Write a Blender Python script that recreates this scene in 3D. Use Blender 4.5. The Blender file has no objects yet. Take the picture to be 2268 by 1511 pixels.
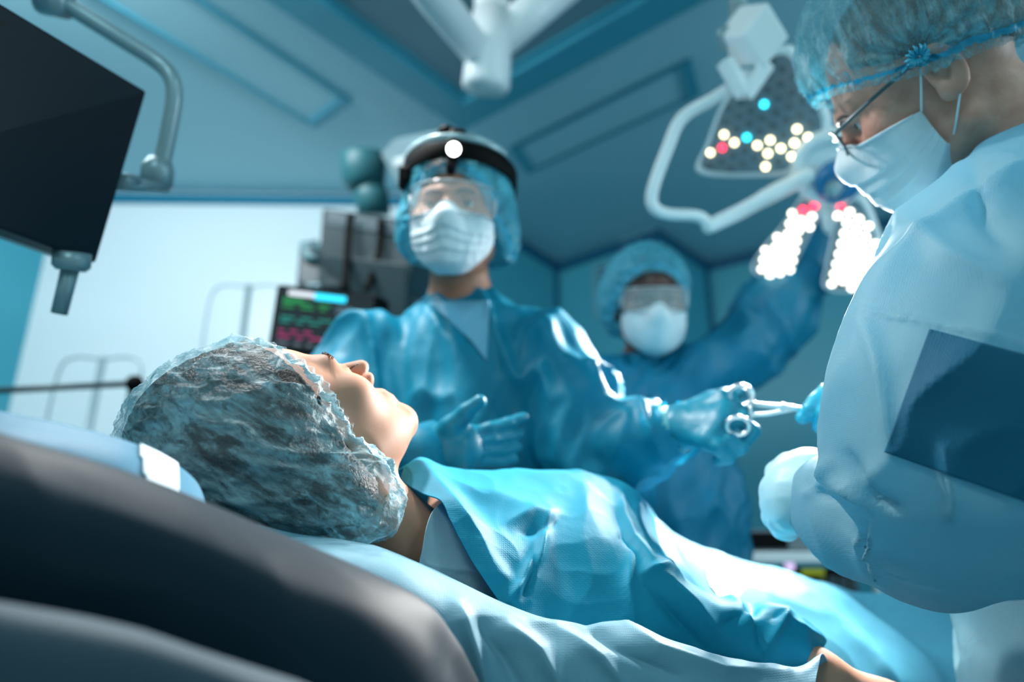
import bpy, math, random
import numpy as np
from mathutils import Vector
random.seed(7); np.random.seed(7)
SC = bpy.context.scene
COL = SC.collection
# ------------------------------------------------------------ camera, world, lights, exposure
ZC = 0.97; PITCH = math.radians(18.0); FPX = 1512.0; CX, CY = 1134.0, 755.5
cam_d = bpy.data.cameras.new('camera'); cam_d.lens = 24.0; cam_d.sensor_width = 36.0
cam_d.clip_start = 0.01; cam_d.clip_end = 60
cam = bpy.data.objects.new('camera', cam_d); COL.objects.link(cam)
cam.location = (0, 0, ZC); cam.rotation_euler = (math.pi/2 + PITCH, 0, 0)
cam_d.dof.use_dof = True; cam_d.dof.focus_distance = 0.66; cam_d.dof.aperture_fstop = 1.9
SC.camera = cam
SC.view_settings.view_transform = 'Standard'
try: SC.view_settings.look = 'None'
except Exception: pass
SC.view_settings.gamma = 1.0; SC.view_settings.exposure = 1.0
try: SC.view_settings.use_curve_mapping = False
except Exception: pass
SC.cycles.use_denoising = True
SC.cycles.max_bounces = 7; SC.cycles.transparent_max_bounces = 12
SC.cycles.sample_clamp_indirect = 4.0
SC.cycles.caustics_reflective = False; SC.cycles.caustics_refractive = False
W = bpy.data.worlds.new('world'); SC.world = W; W.use_nodes = True
W.node_tree.nodes['Background'].inputs[0].default_value = (0.29, 0.54, 0.585, 1)
W.node_tree.nodes['Background'].inputs[1].default_value = 0.38

def lin(c):
    return tuple(((v/255)/12.92 if v/255 <= .04045 else ((v/255+.055)/1.055)**2.4) for v in c)
def P(px, py, d):
    u = (px-CX)/FPX; v = (CY-py)/FPX
    s, c = math.sin(PITCH), math.cos(PITCH)
    return np.array([d*u, d*(c-s*v), ZC+d*(s+c*v)])
def PR(px, py):
    p = P(px, py, 1.0); return p-np.array([0, 0, ZC])
def PZ(px, py, z):
    r = PR(px, py); return np.array([0, 0, ZC])+r*((z-ZC)/r[2])
def PPL(px, py, o, n):
    r = PR(px, py); c = np.array([0, 0, ZC]); return c+r*(np.dot(o-c, n)/np.dot(r, n))
def nrm(v): v = np.asarray(v, float); return v/np.linalg.norm(v)
def aim(o, d):
    o.rotation_euler = Vector(d).to_track_quat('-Z', 'Y').to_euler()
def area(name, loc, tgt, sx, sy, power, col):
    l = bpy.data.lights.new(name, 'AREA'); l.shape = 'RECTANGLE'; l.size = sx; l.size_y = sy; l.energy = power; l.color = col
    o = bpy.data.objects.new(name, l); COL.objects.link(o); o.location = loc; aim(o, np.array(tgt)-np.array(loc)); return o
def spot(name, loc, tgt, power, col, ang, rad, blend=.5):
    l = bpy.data.lights.new(name, 'SPOT'); l.energy = power; l.color = col; l.spot_size = math.radians(ang); l.spot_blend = blend; l.shadow_soft_size = rad
    o = bpy.data.objects.new(name, l); COL.objects.link(o); o.location = loc; aim(o, np.array(tgt)-np.array(loc)); return o
H = 2.95
# theatre lamp: hub plane
LH = P(1850, 400, 1.55); LN = nrm(np.array([.12, .70, 1.03])-LH)
WARM = (1.0, .97, .92)
for i, (px, py) in enumerate(((1740, 500), (1710, 580), (1885, 500), (1860, 600), (1915, 590))):
    spot('lamp_light', PPL(px, py, LH, LN)+LN*.045, (.1+.05*i, .76, 1.02), 23, (1.0, .97, .93), 70, .016)
# ceiling fitting outside the frame on the left, then added fill lights
area('ceiling_light_left', (-1.5, 1.2, 2.86), (-1.3, 3.4, 1.3), 1.2, .3, 30, (.90, .97, 1.0))
area('fill_light_rear', (-.5, -.9, 2.86), (.1, .9, 1.0), .6, 1.0, 13, (.62, .90, .94))  # added fill behind the camera, no fitting known there
area('fill_light_rear_right', (1.6, -.4, 2.86), (1.0, 1.0, 1.1), .6, 1.0, 8, (.62, .90, .94))  # second added fill, unseen, behind the camera to the right
area('fill_light_right', (3.0, .3, 1.9), (1.2, 2.6, 2.95), .8, .3, 16, (.75, .92, 1.0))  # unseen fill added to brighten the right side of the ceiling
spot('second_lamp_light', (-.42, .95, 2.25), (.10, .76, 1.0), 46, (1, .98, .95), 60, .05)
spot('headlight_beam', P(975, 362, 1.02), (-.05, .75, 1.05), 3, (1, 1, 1), 40, .01)

# ------------------------------------------------------------ materials
MATS = {}
def mat(name, col, rough=.5, metal=0, spec=.5, emit=None, estr=0, sss=0, sssc=None, transl=0, translc=None, transp=0, bump=None, sheen=0, var=None, coat=0, tdir=None):
    if name in MATS: return MATS[name]
    m = bpy.data.materials.new(name); m.use_nodes = True; nt = m.node_tree; N = nt.nodes; L = nt.links
    b = N['Principled BSDF']; out = N['Material Output']
    b.inputs['Base Color'].default_value = (*lin(col), 1); b.inputs['Roughness'].default_value = rough
    b.inputs['Metallic'].default_value = metal; b.inputs['Specular IOR Level'].default_value = spec
    if coat: b.inputs['Coat Weight'].default_value = coat
    if sheen: b.inputs['Sheen Weight'].default_value = sheen
    if emit: b.inputs['Emission Color'].default_value = (*lin(emit), 1); b.inputs['Emission Strength'].default_value = estr
    if sss:
        b.inputs['Subsurface Weight'].default_value = sss; b.inputs['Subsurface Radius'].default_value = sssc or (1, .35, .2); b.inputs['Subsurface Scale'].default_value = .012
    tc = N.new('ShaderNodeTexCoord')
    if var:   # (second colour, scale, contrast)
        nz = N.new('ShaderNodeTexNoise'); nz.inputs['Scale'].default_value = var[1]; nz.inputs['Detail'].default_value = 5
        L.new(tc.outputs['Object'], nz.inputs['Vector'])
        rp = N.new('ShaderNodeValToRGB'); rp.color_ramp.elements[0].position = .5-var[2]; rp.color_ramp.elements[1].position = .5+var[2]
        rp.color_ramp.elements[0].color = (*lin(col), 1); rp.color_ramp.elements[1].color = (*lin(var[0]), 1)
        L.new(nz.outputs['Fac'], rp.inputs[0]); L.new(rp.outputs[0], b.inputs['Base Color'])
    bn = None
    for (kind, sc, st, dist) in (bump or []):
        if kind == 'noise': t = N.new('ShaderNodeTexNoise'); t.inputs['Scale'].default_value = sc; t.inputs['Detail'].default_value = 6; o_ = t.outputs['Fac']
        elif kind == 'vor': t = N.new('ShaderNodeTexVoronoi'); t.inputs['Scale'].default_value = sc; t.inputs['Randomness'].default_value = .15; o_ = t.outputs['Distance']
        L.new(tc.outputs['Object'], t.inputs['Vector'])
        bb = N.new('ShaderNodeBump'); bb.inputs['Strength'].default_value = st; bb.inputs['Distance'].default_value = dist
        L.new(o_, bb.inputs['Height'])
        if bn: L.new(bn.outputs[0], bb.inputs['Normal'])
        bn = bb
    if bn: L.new(bn.outputs[0], b.inputs['Normal'])
    last = b.outputs[0]
    if transl:
        t = N.new('ShaderNodeBsdfTranslucent'); t.inputs[0].default_value = (*lin(translc or col), 1)
        if bn: L.new(bn.outputs[0], t.inputs['Normal'])
        mx = N.new('ShaderNodeMixShader'); mx.inputs[0].default_value = transl
        L.new(last, mx.inputs[1]); L.new(t.outputs[0], mx.inputs[2]); last = mx.outputs[0]
    if transp:
        t = N.new('ShaderNodeBsdfTransparent')
        mx = N.new('ShaderNodeMixShader'); 
        nz = N.new('ShaderNodeTexNoise'); nz.inputs['Scale'].default_value = transp[1]; nz.inputs['Detail'].default_value = 8; nz.inputs['Roughness'].default_value = .72; nz.inputs['Distortion'].default_value = .35
        if tdir is not None:
            dp = N.new('ShaderNodeVectorMath'); dp.operation = 'DOT_PRODUCT'; dp.inputs[1].default_value = tdir; L.new(tc.outputs['Object'], dp.inputs[0])
            sc_ = N.new('ShaderNodeVectorMath'); sc_.operation = 'SCALE'; sc_.inputs[0].default_value = tdir; L.new(dp.outputs['Value'], sc_.inputs['Scale'])
            s2 = N.new('ShaderNodeVectorMath'); s2.operation = 'SCALE'; s2.inputs['Scale'].default_value = -.78; L.new(sc_.outputs[0], s2.inputs[0])
            ad = N.new('ShaderNodeVectorMath'); ad.operation = 'ADD'; L.new(tc.outputs['Object'], ad.inputs[0]); L.new(s2.outputs[0], ad.inputs[1]); L.new(ad.outputs[0], nz.inputs['Vector'])
        else: L.new(tc.outputs['Object'], nz.inputs['Vector'])
        mr = N.new('ShaderNodeMapRange'); mr.inputs[1].default_value = .40; mr.inputs[2].default_value = .60
        mr.inputs[3].default_value = transp[0]+transp[2]; mr.inputs[4].default_value = transp[0]-transp[2]
        L.new(nz.outputs['Fac'], mr.inputs[0]); L.new(mr.outputs[0], mx.inputs[0])
        L.new(last, mx.inputs[1]); L.new(t.outputs[0], mx.inputs[2]); last = mx.outputs[0]
    L.new(last, out.inputs['Surface'])
    MATS[name] = m; return m
FAB = [('vor', 520, .35, .0006), ('noise', 60, .25, .002)]
M_gown = mat('gown_blue', (0, 132, 163), .5, spec=.35, transl=.22, translc=(20, 160, 200), bump=[('noise', 40, .3, .004)])
M_gownB = mat('gown_blue_back', (8, 122, 156), .5, spec=.4, transl=.25, translc=(30, 160, 200), bump=[('noise', 40, .3, .004)])
M_gownC = mat('gown_pale', (146, 190, 203), .55, spec=.25, transl=.5, translc=(120, 190, 215), bump=FAB)
M_gownP = mat('gown_patient', (24, 148, 178), .6, spec=.25, transl=.22, translc=(50, 180, 220), bump=FAB)
M_shirt = mat('undershirt', (150, 178, 190), .7, bump=FAB)
M_drape = mat('drape_blue', (88, 170, 196), .5, spec=.4, transl=.2, bump=FAB)
M_drapeL = mat('drape_light', (122, 168, 186), .55, spec=.3, transl=.2, bump=FAB)
M_cover = mat('cover_teal', (52, 110, 132), .6, spec=.35, bump=[('noise', 30, .2, .004)])
M_grey = mat('cover_grey', (42, 64, 76), .7)
M_pillow = mat('pillow_blue', (34, 104, 132), .6, bump=FAB)
M_white = mat('strip_white', (190, 205, 214), .6)
M_cap = mat('cap_blue', (95, 190, 215), .45, spec=.3, transl=.45, translc=(80, 190, 215), transp=(.22, 30, .2), bump=[('noise', 90, .5, .003), ('noise', 500, .3, .001)])
M_capP = mat('cap_sheer', (175, 212, 222), .4, spec=.45, transl=.3, translc=(110, 195, 220), transp=(.66, 70, .25), tdir=(.74, .46, -.49), bump=[('noise', 110, .8, .004), ('noise', 520, .5, .0012)])
M_capC = mat('cap_sheer_teal', (160, 208, 218), .45, spec=.3, transl=.4, translc=(80, 190, 215), transp=(.50, 60, .28), tdir=(-.3, -.1, .95), bump=[('noise', 100, .8, .004), ('noise', 500, .4, .001)])
M_elast = mat('cap_elastic', (60, 180, 212), .5, transl=.3, bump=[('noise', 300, .5, .001)])
M_elastP = mat('cap_elastic_pale', (185, 214, 222), .5, transl=.3, bump=[('noise', 300, .6, .002)])
M_mask = mat('mask_paper', (222, 236, 242), .6, spec=.25, transl=.25, bump=[('noise', 260, .2, .0008)])
M_loop = mat('mask_loop', (200, 225, 232), .6)
M_skinP = mat('skin_patient', (200, 148, 124), .62, spec=.3, sss=.25, bump=[('noise', 900, .12, .0004)], var=((186, 132, 108), 30, .25))
M_skinA = mat('skin_a', (172, 118, 94), .5, sss=.2, bump=[('noise', 500, .15, .0005)])
M_skinB = mat('skin_b', (82, 46, 36), .42, sss=.1, bump=[('noise', 500, .15, .0005)])
M_skinC = mat('skin_c', (214, 164, 144), .5, sss=.25, bump=[('noise', 240, .35, .0008)], var=((190, 134, 116), 40, .2))
M_hair = mat('hair_dark', (46, 36, 32), .5, bump=[('noise', 300, .8, .003)])
M_hairG = mat('hair_grey', (120, 108, 100), .6, bump=[('noise', 300, .8, .003)], var=((70, 60, 56), 60, .2))
M_glove = mat('glove_teal', (4, 124, 150), .45, spec=.4, bump=[('noise', 120, .25, .0015)])
M_gloveC = mat('glove_pale', (185, 226, 236), .45, spec=.4, transl=.2, bump=[('noise', 90, .25, .002)])
M_gloveC2 = mat('glove_blue', (40, 165, 195), .4, spec=.5)
M_black = mat('black_plastic', (3, 3, 4), .6, spec=.1)
M_dark = mat('dark_bezel', (3, 20, 32), .45, spec=.3)
M_screen = mat('screen_glass', (8, 11, 13), .38, spec=.3)
M_steel = mat('steel', (225, 228, 230), .3, metal=1)
M_brow = mat('brow_hair', (88, 60, 48), .6)
M_paint = mat('painted_white', (232, 238, 240), .35, spec=.4)
M_armgrey = mat('arm_grey', (140, 165, 172), .35, metal=.3)
M_grn = mat('painted_teal', (70, 130, 140), .45)
M_lens = mat('clear_plastic', (235, 245, 248), .08, spec=.6, transp=(.86, 2, .0))
M_eye = mat('eye_white', (205, 205, 200), .2); M_iris = mat('iris', (40, 28, 20), .2)
M_wallL = mat('wall_paint', (222, 238, 243), .32, spec=.4)
M_wallT = mat('wall_teal', (62, 156, 176), .45)
M_ceil = mat('ceiling_paint', (156, 202, 214), .5)
M_trim = mat('trim_blue', (0, 116, 146), .4)
M_trimD = mat('trim_dark_blue', (0, 82, 116), .4)
M_panel = mat('air_panel', (98, 134, 146), .5)
M_frameT = mat('frame_teal', (62, 150, 172), .4)
M_floor = mat('floor_vinyl', (120, 172, 184), .35)

# ------------------------------------------------------------ object helpers
def link_mesh(name, V, F, m, parent=None, smooth=True, origin=None):
    V = np.asarray(V, float)
    if parent is not None:
        org = np.array(parent['_w'])
    else:
        org = np.array(origin if origin is not None else (V.min(0)+V.max(0))/2*np.array([1, 1, 0])+np.array([0, 0, V[:, 2].min()]))
    me = bpy.data.meshes.new(name)
    V2 = (V-org)
    if isinstance(F, np.ndarray) and F.ndim == 2:
        k = F.shape[1]; n = len(F)
        me.vertices.add(len(V2)); me.vertices.foreach_set('co', V2.astype(np.float32).ravel())
        me.loops.add(n*k); me.loops.foreach_set('vertex_index', F.astype(np.int32).ravel())
        me.polygons.add(n); me.polygons.foreach_set('loop_start', np.arange(0, n*k, k, dtype=np.int32))
        me.update(calc_edges=True); me.validate()
    else:
        me.from_pydata([tuple(v) for v in V2], [], [tuple(int(i) for i in f) for f in F]); me.update()
    me.polygons.foreach_set('use_smooth', [smooth]*len(me.polygons))
    for mm in (m if isinstance(m, (list, tuple)) else [m]): me.materials.append(mm)
    o = bpy.data.objects.new(name, me); COL.objects.link(o)
    if parent is not None: o.parent = parent; o['_w'] = list(parent['_w'])
    else: o.location = org; o['_w'] = [float(x) for x in org]
    return o
def empty(name, loc):
    o = bpy.data.objects.new(name, None); COL.objects.link(o); o.location = loc; o['_w'] = [float(x) for x in loc]; o.empty_display_size = .05; return o
def tag(o, label=None, cat=None, group=None, kind=None):
    if label: o['label'] = label
    if cat: o['category'] = cat
    if group: o['group'] = group
    if kind: o['kind'] = kind
    return o
def bevel(o, w=.004, seg=2):
    m = o.modifiers.new('bevel', 'BEVEL'); m.width = w; m.segments = seg; m.limit_method = 'ANGLE'; return o
def solid(o, t=.0012):
    m = o.modifiers.new('solidify', 'SOLIDIFY'); m.thickness = t; m.offset = -1; return o
class MB:
    def __init__(s): s.V = []; s.F = []
    def add(s, V, F):
        b = len(s.V); s.V += [tuple(v) for v in V]; s.F += [tuple(int(i)+b for i in f) for f in F]; return s
    def prism(s, pts, n):          # polygon pts (3d) extruded by vector n
        k = len(pts); pts = [np.asarray(p, float) for p in pts]; V = pts+[p+n for p in pts]
        fn = np.cross(pts[1]-pts[0], pts[2]-pts[1]); rev = np.dot(fn, n) > 0
        F = [tuple(range(k))[::-1] if rev else tuple(range(k)), tuple(range(k, 2*k)) if rev else tuple(range(k, 2*k))[::-1]]
        for i in range(k):
            j = (i+1) % k; q = (i, j, j+k, i+k); F.append(q if rev else q[::-1])
        return s.add(V, F)
    def box(s, c, h, R=None):
        R = np.eye(3) if R is None else R; c = np.asarray(c, float)
        V = [c+R@(np.array(q)*h) for q in [(-1,-1,-1),(1,-1,-1),(1,1,-1),(-1,1,-1),(-1,-1,1),(1,-1,1),(1,1,1),(-1,1,1)]]
        return s.add(V, [(0,3,2,1),(4,5,6,7),(0,1,5,4),(1,2,6,5),(2,3,7,6),(3,0,4,7)])
    def tube(s, pts, r, n=14, closed=False, sx=1.0):
        pts = [np.asarray(p, float) for p in pts]; k = len(pts); rr = r if isinstance(r, (list, tuple, np.ndarray)) else [r]*k
        T = []
        for i in range(k):
            a = pts[(i-1) % k] if (i > 0 or closed) else pts[i]; b = pts[(i+1) % k] if (i < k-1 or closed) else pts[i]; T.append(nrm(b-a))
        up = np.array([0, 0, 1.]) if abs(T[0][2]) < .9 else np.array([1., 0, 0]); x = nrm(np.cross(T[0], up)); V = []
        for i in range(k):
            x = nrm(x-T[i]*np.dot(x, T[i])); y = np.cross(T[i], x)
            for j in range(n):
                a = 2*math.pi*j/n; V.append(pts[i]+rr[i]*(math.cos(a)*x*sx+math.sin(a)*y))
        F = []
        for i in range(k if closed else k-1):
            i2 = (i+1) % k
            for j in range(n): F.append((i*n+j, i*n+(j+1) % n, i2*n+(j+1) % n, i2*n+j))
        if not closed: F.append(tuple(range(n))[::-1]); F.append(tuple(range((k-1)*n, k*n)))
        return s.add(V, F)
    def sphere(s, c, r, n=16, sq=(1, 1, 1), R=None):
        c = np.asarray(c, float); V = []; R = np.eye(3) if R is None else R; m = n//2
        for i in range(1, m):
            t = math.pi*i/m
            for j in range(n):
                a = 2*math.pi*j/n; V.append(c+R@(r*np.array([math.sin(t)*math.cos(a)*sq[0], math.sin(t)*math.sin(a)*sq[1], math.cos(t)*sq[2]])))
        top = len(V); V.append(c+R@np.array([0, 0, r*sq[2]])); V.append(c-R@np.array([0, 0, r*sq[2]])); F = []
        for i in range(m-2):
            for j in range(n): F.append((i*n+j, (i+1)*n+j, (i+1)*n+(j+1) % n, i*n+(j+1) % n))
        for j in range(n): F.append((top, j, (j+1) % n)); F.append((top+1, (m-2)*n+(j+1) % n, (m-2)*n+j))
        return s.add(V, F)
    def build(s, name, m, parent=None, smooth=False, origin=None): return link_mesh(name, s.V, s.F, m, parent, smooth, origin)
def smoothline(pts, n=8, closed=False):
    pts = np.asarray(pts, float); k = len(pts); out = []
    for i in range(k if closed else k-1):
        g = lambda j: pts[j % k] if closed else pts[min(max(j, 0), k-1)]
        p0, p1, p2, p3 = g(i-1), g(i), g(i+1), g(i+2)
        for t in np.linspace(0, 1, n, endpoint=False):
            out.append(.5*((2*p1)+(-p0+p2)*t+(2*p0-5*p1+4*p2-p3)*t*t+(-p0+3*p1-3*p2+p3)*t**3))
    if not closed: out.append(pts[-1])
    return out

# ------------------------------------------------------------ numeric tools
def vnoise(p, seed=0):
    p = np.asarray(p, np.float64); i = np.floor(p).astype(np.int64); f = p-i; f = f*f*(3-2*f)
    def h(a):
        n = (a[:, 0]*374761393+a[:, 1]*668265263+a[:, 2]*2147483647+seed*974711) & 0xffffffff
        n = ((n ^ (n >> 13))*1274126177) & 0xffffffff; n = (n ^ (n >> 16)); return (n & 0xffff)/65535.0
    r = 0
    for dx in (0, 1):
        for dy in (0, 1):
            for dz in (0, 1):
                w = (f[:, 0] if dx else 1-f[:, 0])*(f[:, 1] if dy else 1-f[:, 1])*(f[:, 2] if dz else 1-f[:, 2])
                r = r+w*h(i+np.array([dx, dy, dz]))
    return r
def ridged(p, seed=0, sharp=2.0):
    return (1-np.abs(2*vnoise(p, seed)-1))**sharp
def folds(p, axis, across, along, seed=0, warp=.3, sharp=2.0):
    """long creases running along `axis`; across / along = cycles per metre"""
    a = nrm(axis); q = p+warp*(np.stack([vnoise(p*6, seed+1), vnoise(p*6, seed+2), vnoise(p*6, seed+3)], 1)-.5)*.2
    t = q@a; perp = q-np.outer(t, a)
    return ridged(perp*across+np.outer(t*along, a), seed, sharp)
def smin(a, b, k):
    h = np.clip(.5+.5*(b-a)/k, 0, 1); return b*(1-h)+a*h-k*h*(1-h)
def smax(a, b, k): return -smin(-a, -b, k)
def cap(p, a, b, ra, rb=None):
    a = np.asarray(a, float); b = np.asarray(b, float); rb = ra if rb is None else rb
    ab = b-a; t = np.clip(((p-a)@ab)/max(ab@ab, 1e-9), 0, 1); return np.linalg.norm(p-a-t[:, None]*ab, axis=1)-(ra+(rb-ra)*t)
def ell(p, c, r, R=None):
    q = p-np.asarray(c, float)
    if R is not None: q = q@R
    r = np.asarray(r, float); k0 = np.linalg.norm(q/r, axis=1); k1 = np.linalg.norm(q/(r*r), axis=1)+1e-9; return k0*(k0-1)/k1
def chain(p, pts, k=.02):
    """pts = [(xyz, r), ...]"""
    d = None
    for (a, ra), (b, rb) in zip(pts[:-1], pts[1:]):
        e = cap(p, a, b, ra, rb); d = e if d is None else smin(d, e, k)
    return d
def axis(lo, hi, coarse, fine=()):
    x = lo; out = [lo]
    while x < hi:
        s = coarse
        for (a, b, f) in fine:
            if a-coarse < x < b: s = f
        x += s; out.append(x)
    return np.array(out)
def mesh_sdf(f, xs, ys, zs, B=8):
    nx, ny, nz = len(xs), len(ys), len(zs); D = np.ones((nx, ny, nz), np.float32)
    bi = [np.arange(0, n-1, B) for n in (nx, ny, nz)]; ax = (xs, ys, zs)
    cen = []; hd = []; idx = []
    for i in bi[0]:
        for j in bi[1]:
            for k in bi[2]: idx.append((i, j, k))
    idx = np.array(idx); e = np.minimum(idx+B, np.array([nx-1, ny-1, nz-1]))
    lo = np.stack([ax[a][idx[:, a]] for a in range(3)], 1); hi = np.stack([ax[a][e[:, a]] for a in range(3)], 1)
    c = (lo+hi)/2; hdg = np.linalg.norm(hi-lo, axis=1)/2; v = f(c); act = np.abs(v) < hdg*1.6+.004
    for q in np.where(~act)[0]:
        i, j, k = idx[q]; a, b, d = e[q]; D[i:a+1, j:b+1, k:d+1] = np.sign(v[q])
    A = np.where(act)[0]
    for s in range(0, len(A), 400):
        pts = []; sl = []
        for q in A[s:s+400]:
            i, j, k = idx[q]; a, b, d = e[q]
            g = np.stack(np.meshgrid(xs[i:a+1], ys[j:b+1], zs[k:d+1], indexing='ij'), -1); sl.append((i, a, j, b, k, d, g.shape[:3])); pts.append(g.reshape(-1, 3))
        val = f(np.concatenate(pts)); o = 0
        for (i, a, j, b, k, d, sh) in sl:
            n = sh[0]*sh[1]*sh[2]; D[i:a+1, j:b+1, k:d+1] = val[o:o+n].reshape(sh); o += n
    S = D < 0
    cs = S[:-1, :-1, :-1].astype(np.int8)
    tot = np.zeros_like(cs)
    for dx in (0, 1):
        for dy in (0, 1):
            for dz in (0, 1): tot += S[dx:nx-1+dx, dy:ny-1+dy, dz:nz-1+dz]
    C = np.argwhere((tot > 0) & (tot < 8)); vid = -np.ones(tot.shape, np.int64); vid[C[:, 0], C[:, 1], C[:, 2]] = np.arange(len(C))
    acc = np.zeros((len(C), 3)); cnt = np.zeros(len(C)); cor = [(0,0,0),(1,0,0),(0,1,0),(1,1,0),(0,0,1),(1,0,1),(0,1,1),(1,1,1)]
    def pos(ii): return np.stack([xs[ii[:, 0]], ys[ii[:, 1]], zs[ii[:, 2]]], 1)
    for a in range(8):
        for b in range(a+1, 8):
            if sum(abs(cor[a][k]-cor[b][k]) for k in range(3)) != 1: continue
            ia = C+np.array(cor[a]); ib = C+np.array(cor[b]); va = D[ia[:, 0], ia[:, 1], ia[:, 2]]; vb = D[ib[:, 0], ib[:, 1], ib[:, 2]]
            m = (va < 0) != (vb < 0); t = np.clip(va[m]/(va[m]-vb[m]), 0, 1)[:, None]
            acc[m] += pos(ia[m])*(1-t)+pos(ib[m])*t; cnt[m] += 1
    V = acc/cnt[:, None]; F = []
    for a in range(3):
        sl0 = [slice(None)]*3; sl1 = [slice(None)]*3; sl0[a] = slice(0, -1); sl1[a] = slice(1, None)
        E = np.argwhere(S[tuple(sl0)] != S[tuple(sl1)]); b, c2 = (a+1) % 3, (a+2) % 3
        n = np.array([nx-1, ny-1, nz-1])
        ok = (E[:, b] > 0) & (E[:, c2] > 0) & (E[:, b] < n[b]) & (E[:, c2] < n[c2]); E = E[ok]
        inside = S[E[:, 0], E[:, 1], E[:, 2]]
        def g(db, dc):
            q = E.copy(); q[:, b] -= db; q[:, c2] -= dc; return vid[q[:, 0], q[:, 1], q[:, 2]]
        Q = np.stack([g(1, 1), g(0, 1), g(0, 0), g(1, 0)], 1); Q[~inside] = Q[~inside][:, ::-1]; F.append(Q)
    F = np.concatenate(F); F = F[(F >= 0).all(1)]; return V, F
def vnormals(V, F):
    n = np.zeros_like(V); fn = np.cross(V[F[:, 2]]-V[F[:, 0]], V[F[:, 3 % F.shape[1]]]-V[F[:, 1]]) if F.shape[1] == 4 else np.cross(V[F[:, 1]]-V[F[:, 0]], V[F[:, 2]]-V[F[:, 0]])
    for k in range(F.shape[1]): np.add.at(n, F[:, k], fn)
    return n/(np.linalg.norm(n, axis=1)[:, None]+1e-12)
def relax(V, F, it=1, w=.5):
    for _ in range(it):
        s = np.zeros_like(V); c = np.zeros(len(V)); k = F.shape[1]
        for a in range(k):
            b = (a+1) % k; np.add.at(s, F[:, a], V[F[:, b]]); np.add.at(s, F[:, b], V[F[:, a]]); np.add.at(c, F[:, a], 1); np.add.at(c, F[:, b], 1)
        V = V+w*(s/np.maximum(c, 1)[:, None]-V)
    return V
def keep(V, F, mask):
    fk = mask[F].all(1); F2 = F[fk]; used = np.unique(F2); mp = -np.ones(len(V), np.int64); mp[used] = np.arange(len(used)); return V[used], mp[F2], used
def to_px(V):
    q = V-np.array([0, 0, ZC]); s, c = math.sin(PITCH), math.cos(PITCH)
    d = q[:, 1]*c+q[:, 2]*s; u = q[:, 0]/d; v = (-q[:, 1]*s+q[:, 2]*c)/d; return np.stack([CX+u*FPX, CY-v*FPX], 1), d
def in_poly(p, poly):
    x, y = p[:, 0], p[:, 1]; r = np.zeros(len(p), bool); n = len(poly)
    for i in range(n):
        x1, y1 = poly[i]; x2, y2 = poly[(i+1) % n]
        if y1 == y2: continue
        c = ((y1 > y) != (y2 > y)) & (x < (x2-x1)*(y-y1)/(y2-y1)+x1); r ^= c
    return r
def seg_dist(p, a, b):
    a = np.asarray(a, float); b = np.asarray(b, float); ab = b-a; t = np.clip(((p-a)@ab)/(ab@ab), 0, 1); return np.linalg.norm(p-a-t[:, None]*ab, axis=1), t
def crease(px, lines):
    """sum of ridge profiles; line = (pts, width px, height m)"""
    h = np.zeros(len(px))
    for pts, w, a in lines:
        best = np.full(len(px), 1e9)
        n = len(pts)-1; tb = np.zeros(len(px))
        for i in range(n):
            d, t = seg_dist(px, pts[i], pts[i+1]); m = d < best; best[m] = d[m]; tb[m] = (i+t[m])/n
        h += a*np.exp(-(best/w)**1.5)*np.sin(np.pi*np.clip(tb*.9+.05, 0, 1))**.6
    return h
class Frame:
    def __init__(s, o, fwd, up, sc=1.0):
        s.o = np.asarray(o, float); y = nrm(fwd); z = np.asarray(up, float); z = nrm(z-y*np.dot(z, y)); x = np.cross(y, z); s.R = np.stack([x, y, z], 1); s.s = sc
    def w(s, p): return s.o+(np.atleast_2d(p)*s.s)@s.R.T
    def w1(s, p): return s.w(p)[0]
    def l(s, p): return ((p-s.o)@s.R)/s.s

# ------------------------------------------------------------ heads and hands
def head_sdf(p, ears=True, closed=False, female=False):
    d = ell(p, (0, -.014, .032), (.077, .100, .092))
    d = smin(d, ell(p, (0, .022, -.035), (.062, .066, .082)), .03)
    jw = .046 if female else .052
    for s in (-1, 1):
        d = smin(d, cap(p, (s*jw, -.004, -.068), (s*.016, .070, -.104), .016, .013), .035)
        d = smin(d, ell(p, (s*.044, .056-.006*female, -.024), (.022, .022, .020)), .03)
        d = smin(d, cap(p, (s*.040, .072, .018), (s*.012, .084, .017), .011, .012), .018)
        d = smax(d, -ell(p, (s*.033, .101, -.002), (.018, .020, .013)), .014)
        if closed: d = smin(d, ell(p, (s*.032, .072, -.002), (.0165, .0155, .0145)), .004)
        else: d = smin(d, ell(p, (s*.0325, .0735, .0075), (.0165, .0135, .0085)), .003)
        d = smin(d, ell(p, (s*.013, .098, -.040), (.009, .011, .008)), .007)
        if ears:
            e = ell(p, (s*.080, -.016, -.012), (.008, .019, .032)); e = smax(e, -ell(p, (s*.090, -.010, -.008), (.011, .010, .018)), .006)
            e = smin(e, ell(p, (s*.078, -.006, -.036), (.006, .009, .010)), .008); d = smin(d, e, .006)
    d = smin(d, cap(p, (0, .084, .008), (0, .111+.006*female, -.034+.004*female), .0075, .0115-.0015*female), .012)
    d = smin(d, ell(p, (0, .082, -.068), (.026, .017, .016)), .018)
    d = smin(d, cap(p, (-.017, .087, -.063), (.017, .087, -.063), .0065), .008); d = smin(d, cap(p, (-.015, .087, -.075), (.015, .087, -.075), .0075), .007)
    d = smax(d, -cap(p, (-.022, .098, -.069), (.022, .098, -.069), .003), .004)
    d = smin(d, ell(p, (0, .079, -.102), (.020, .017, .017)), .018)
    return d
def hand_segments(wr, kn, fingers, thumb, r=.0085):
    """all in world coordinates; kn = 4 knuckle points"""
    return wr, kn, fingers, thumb, r
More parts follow.
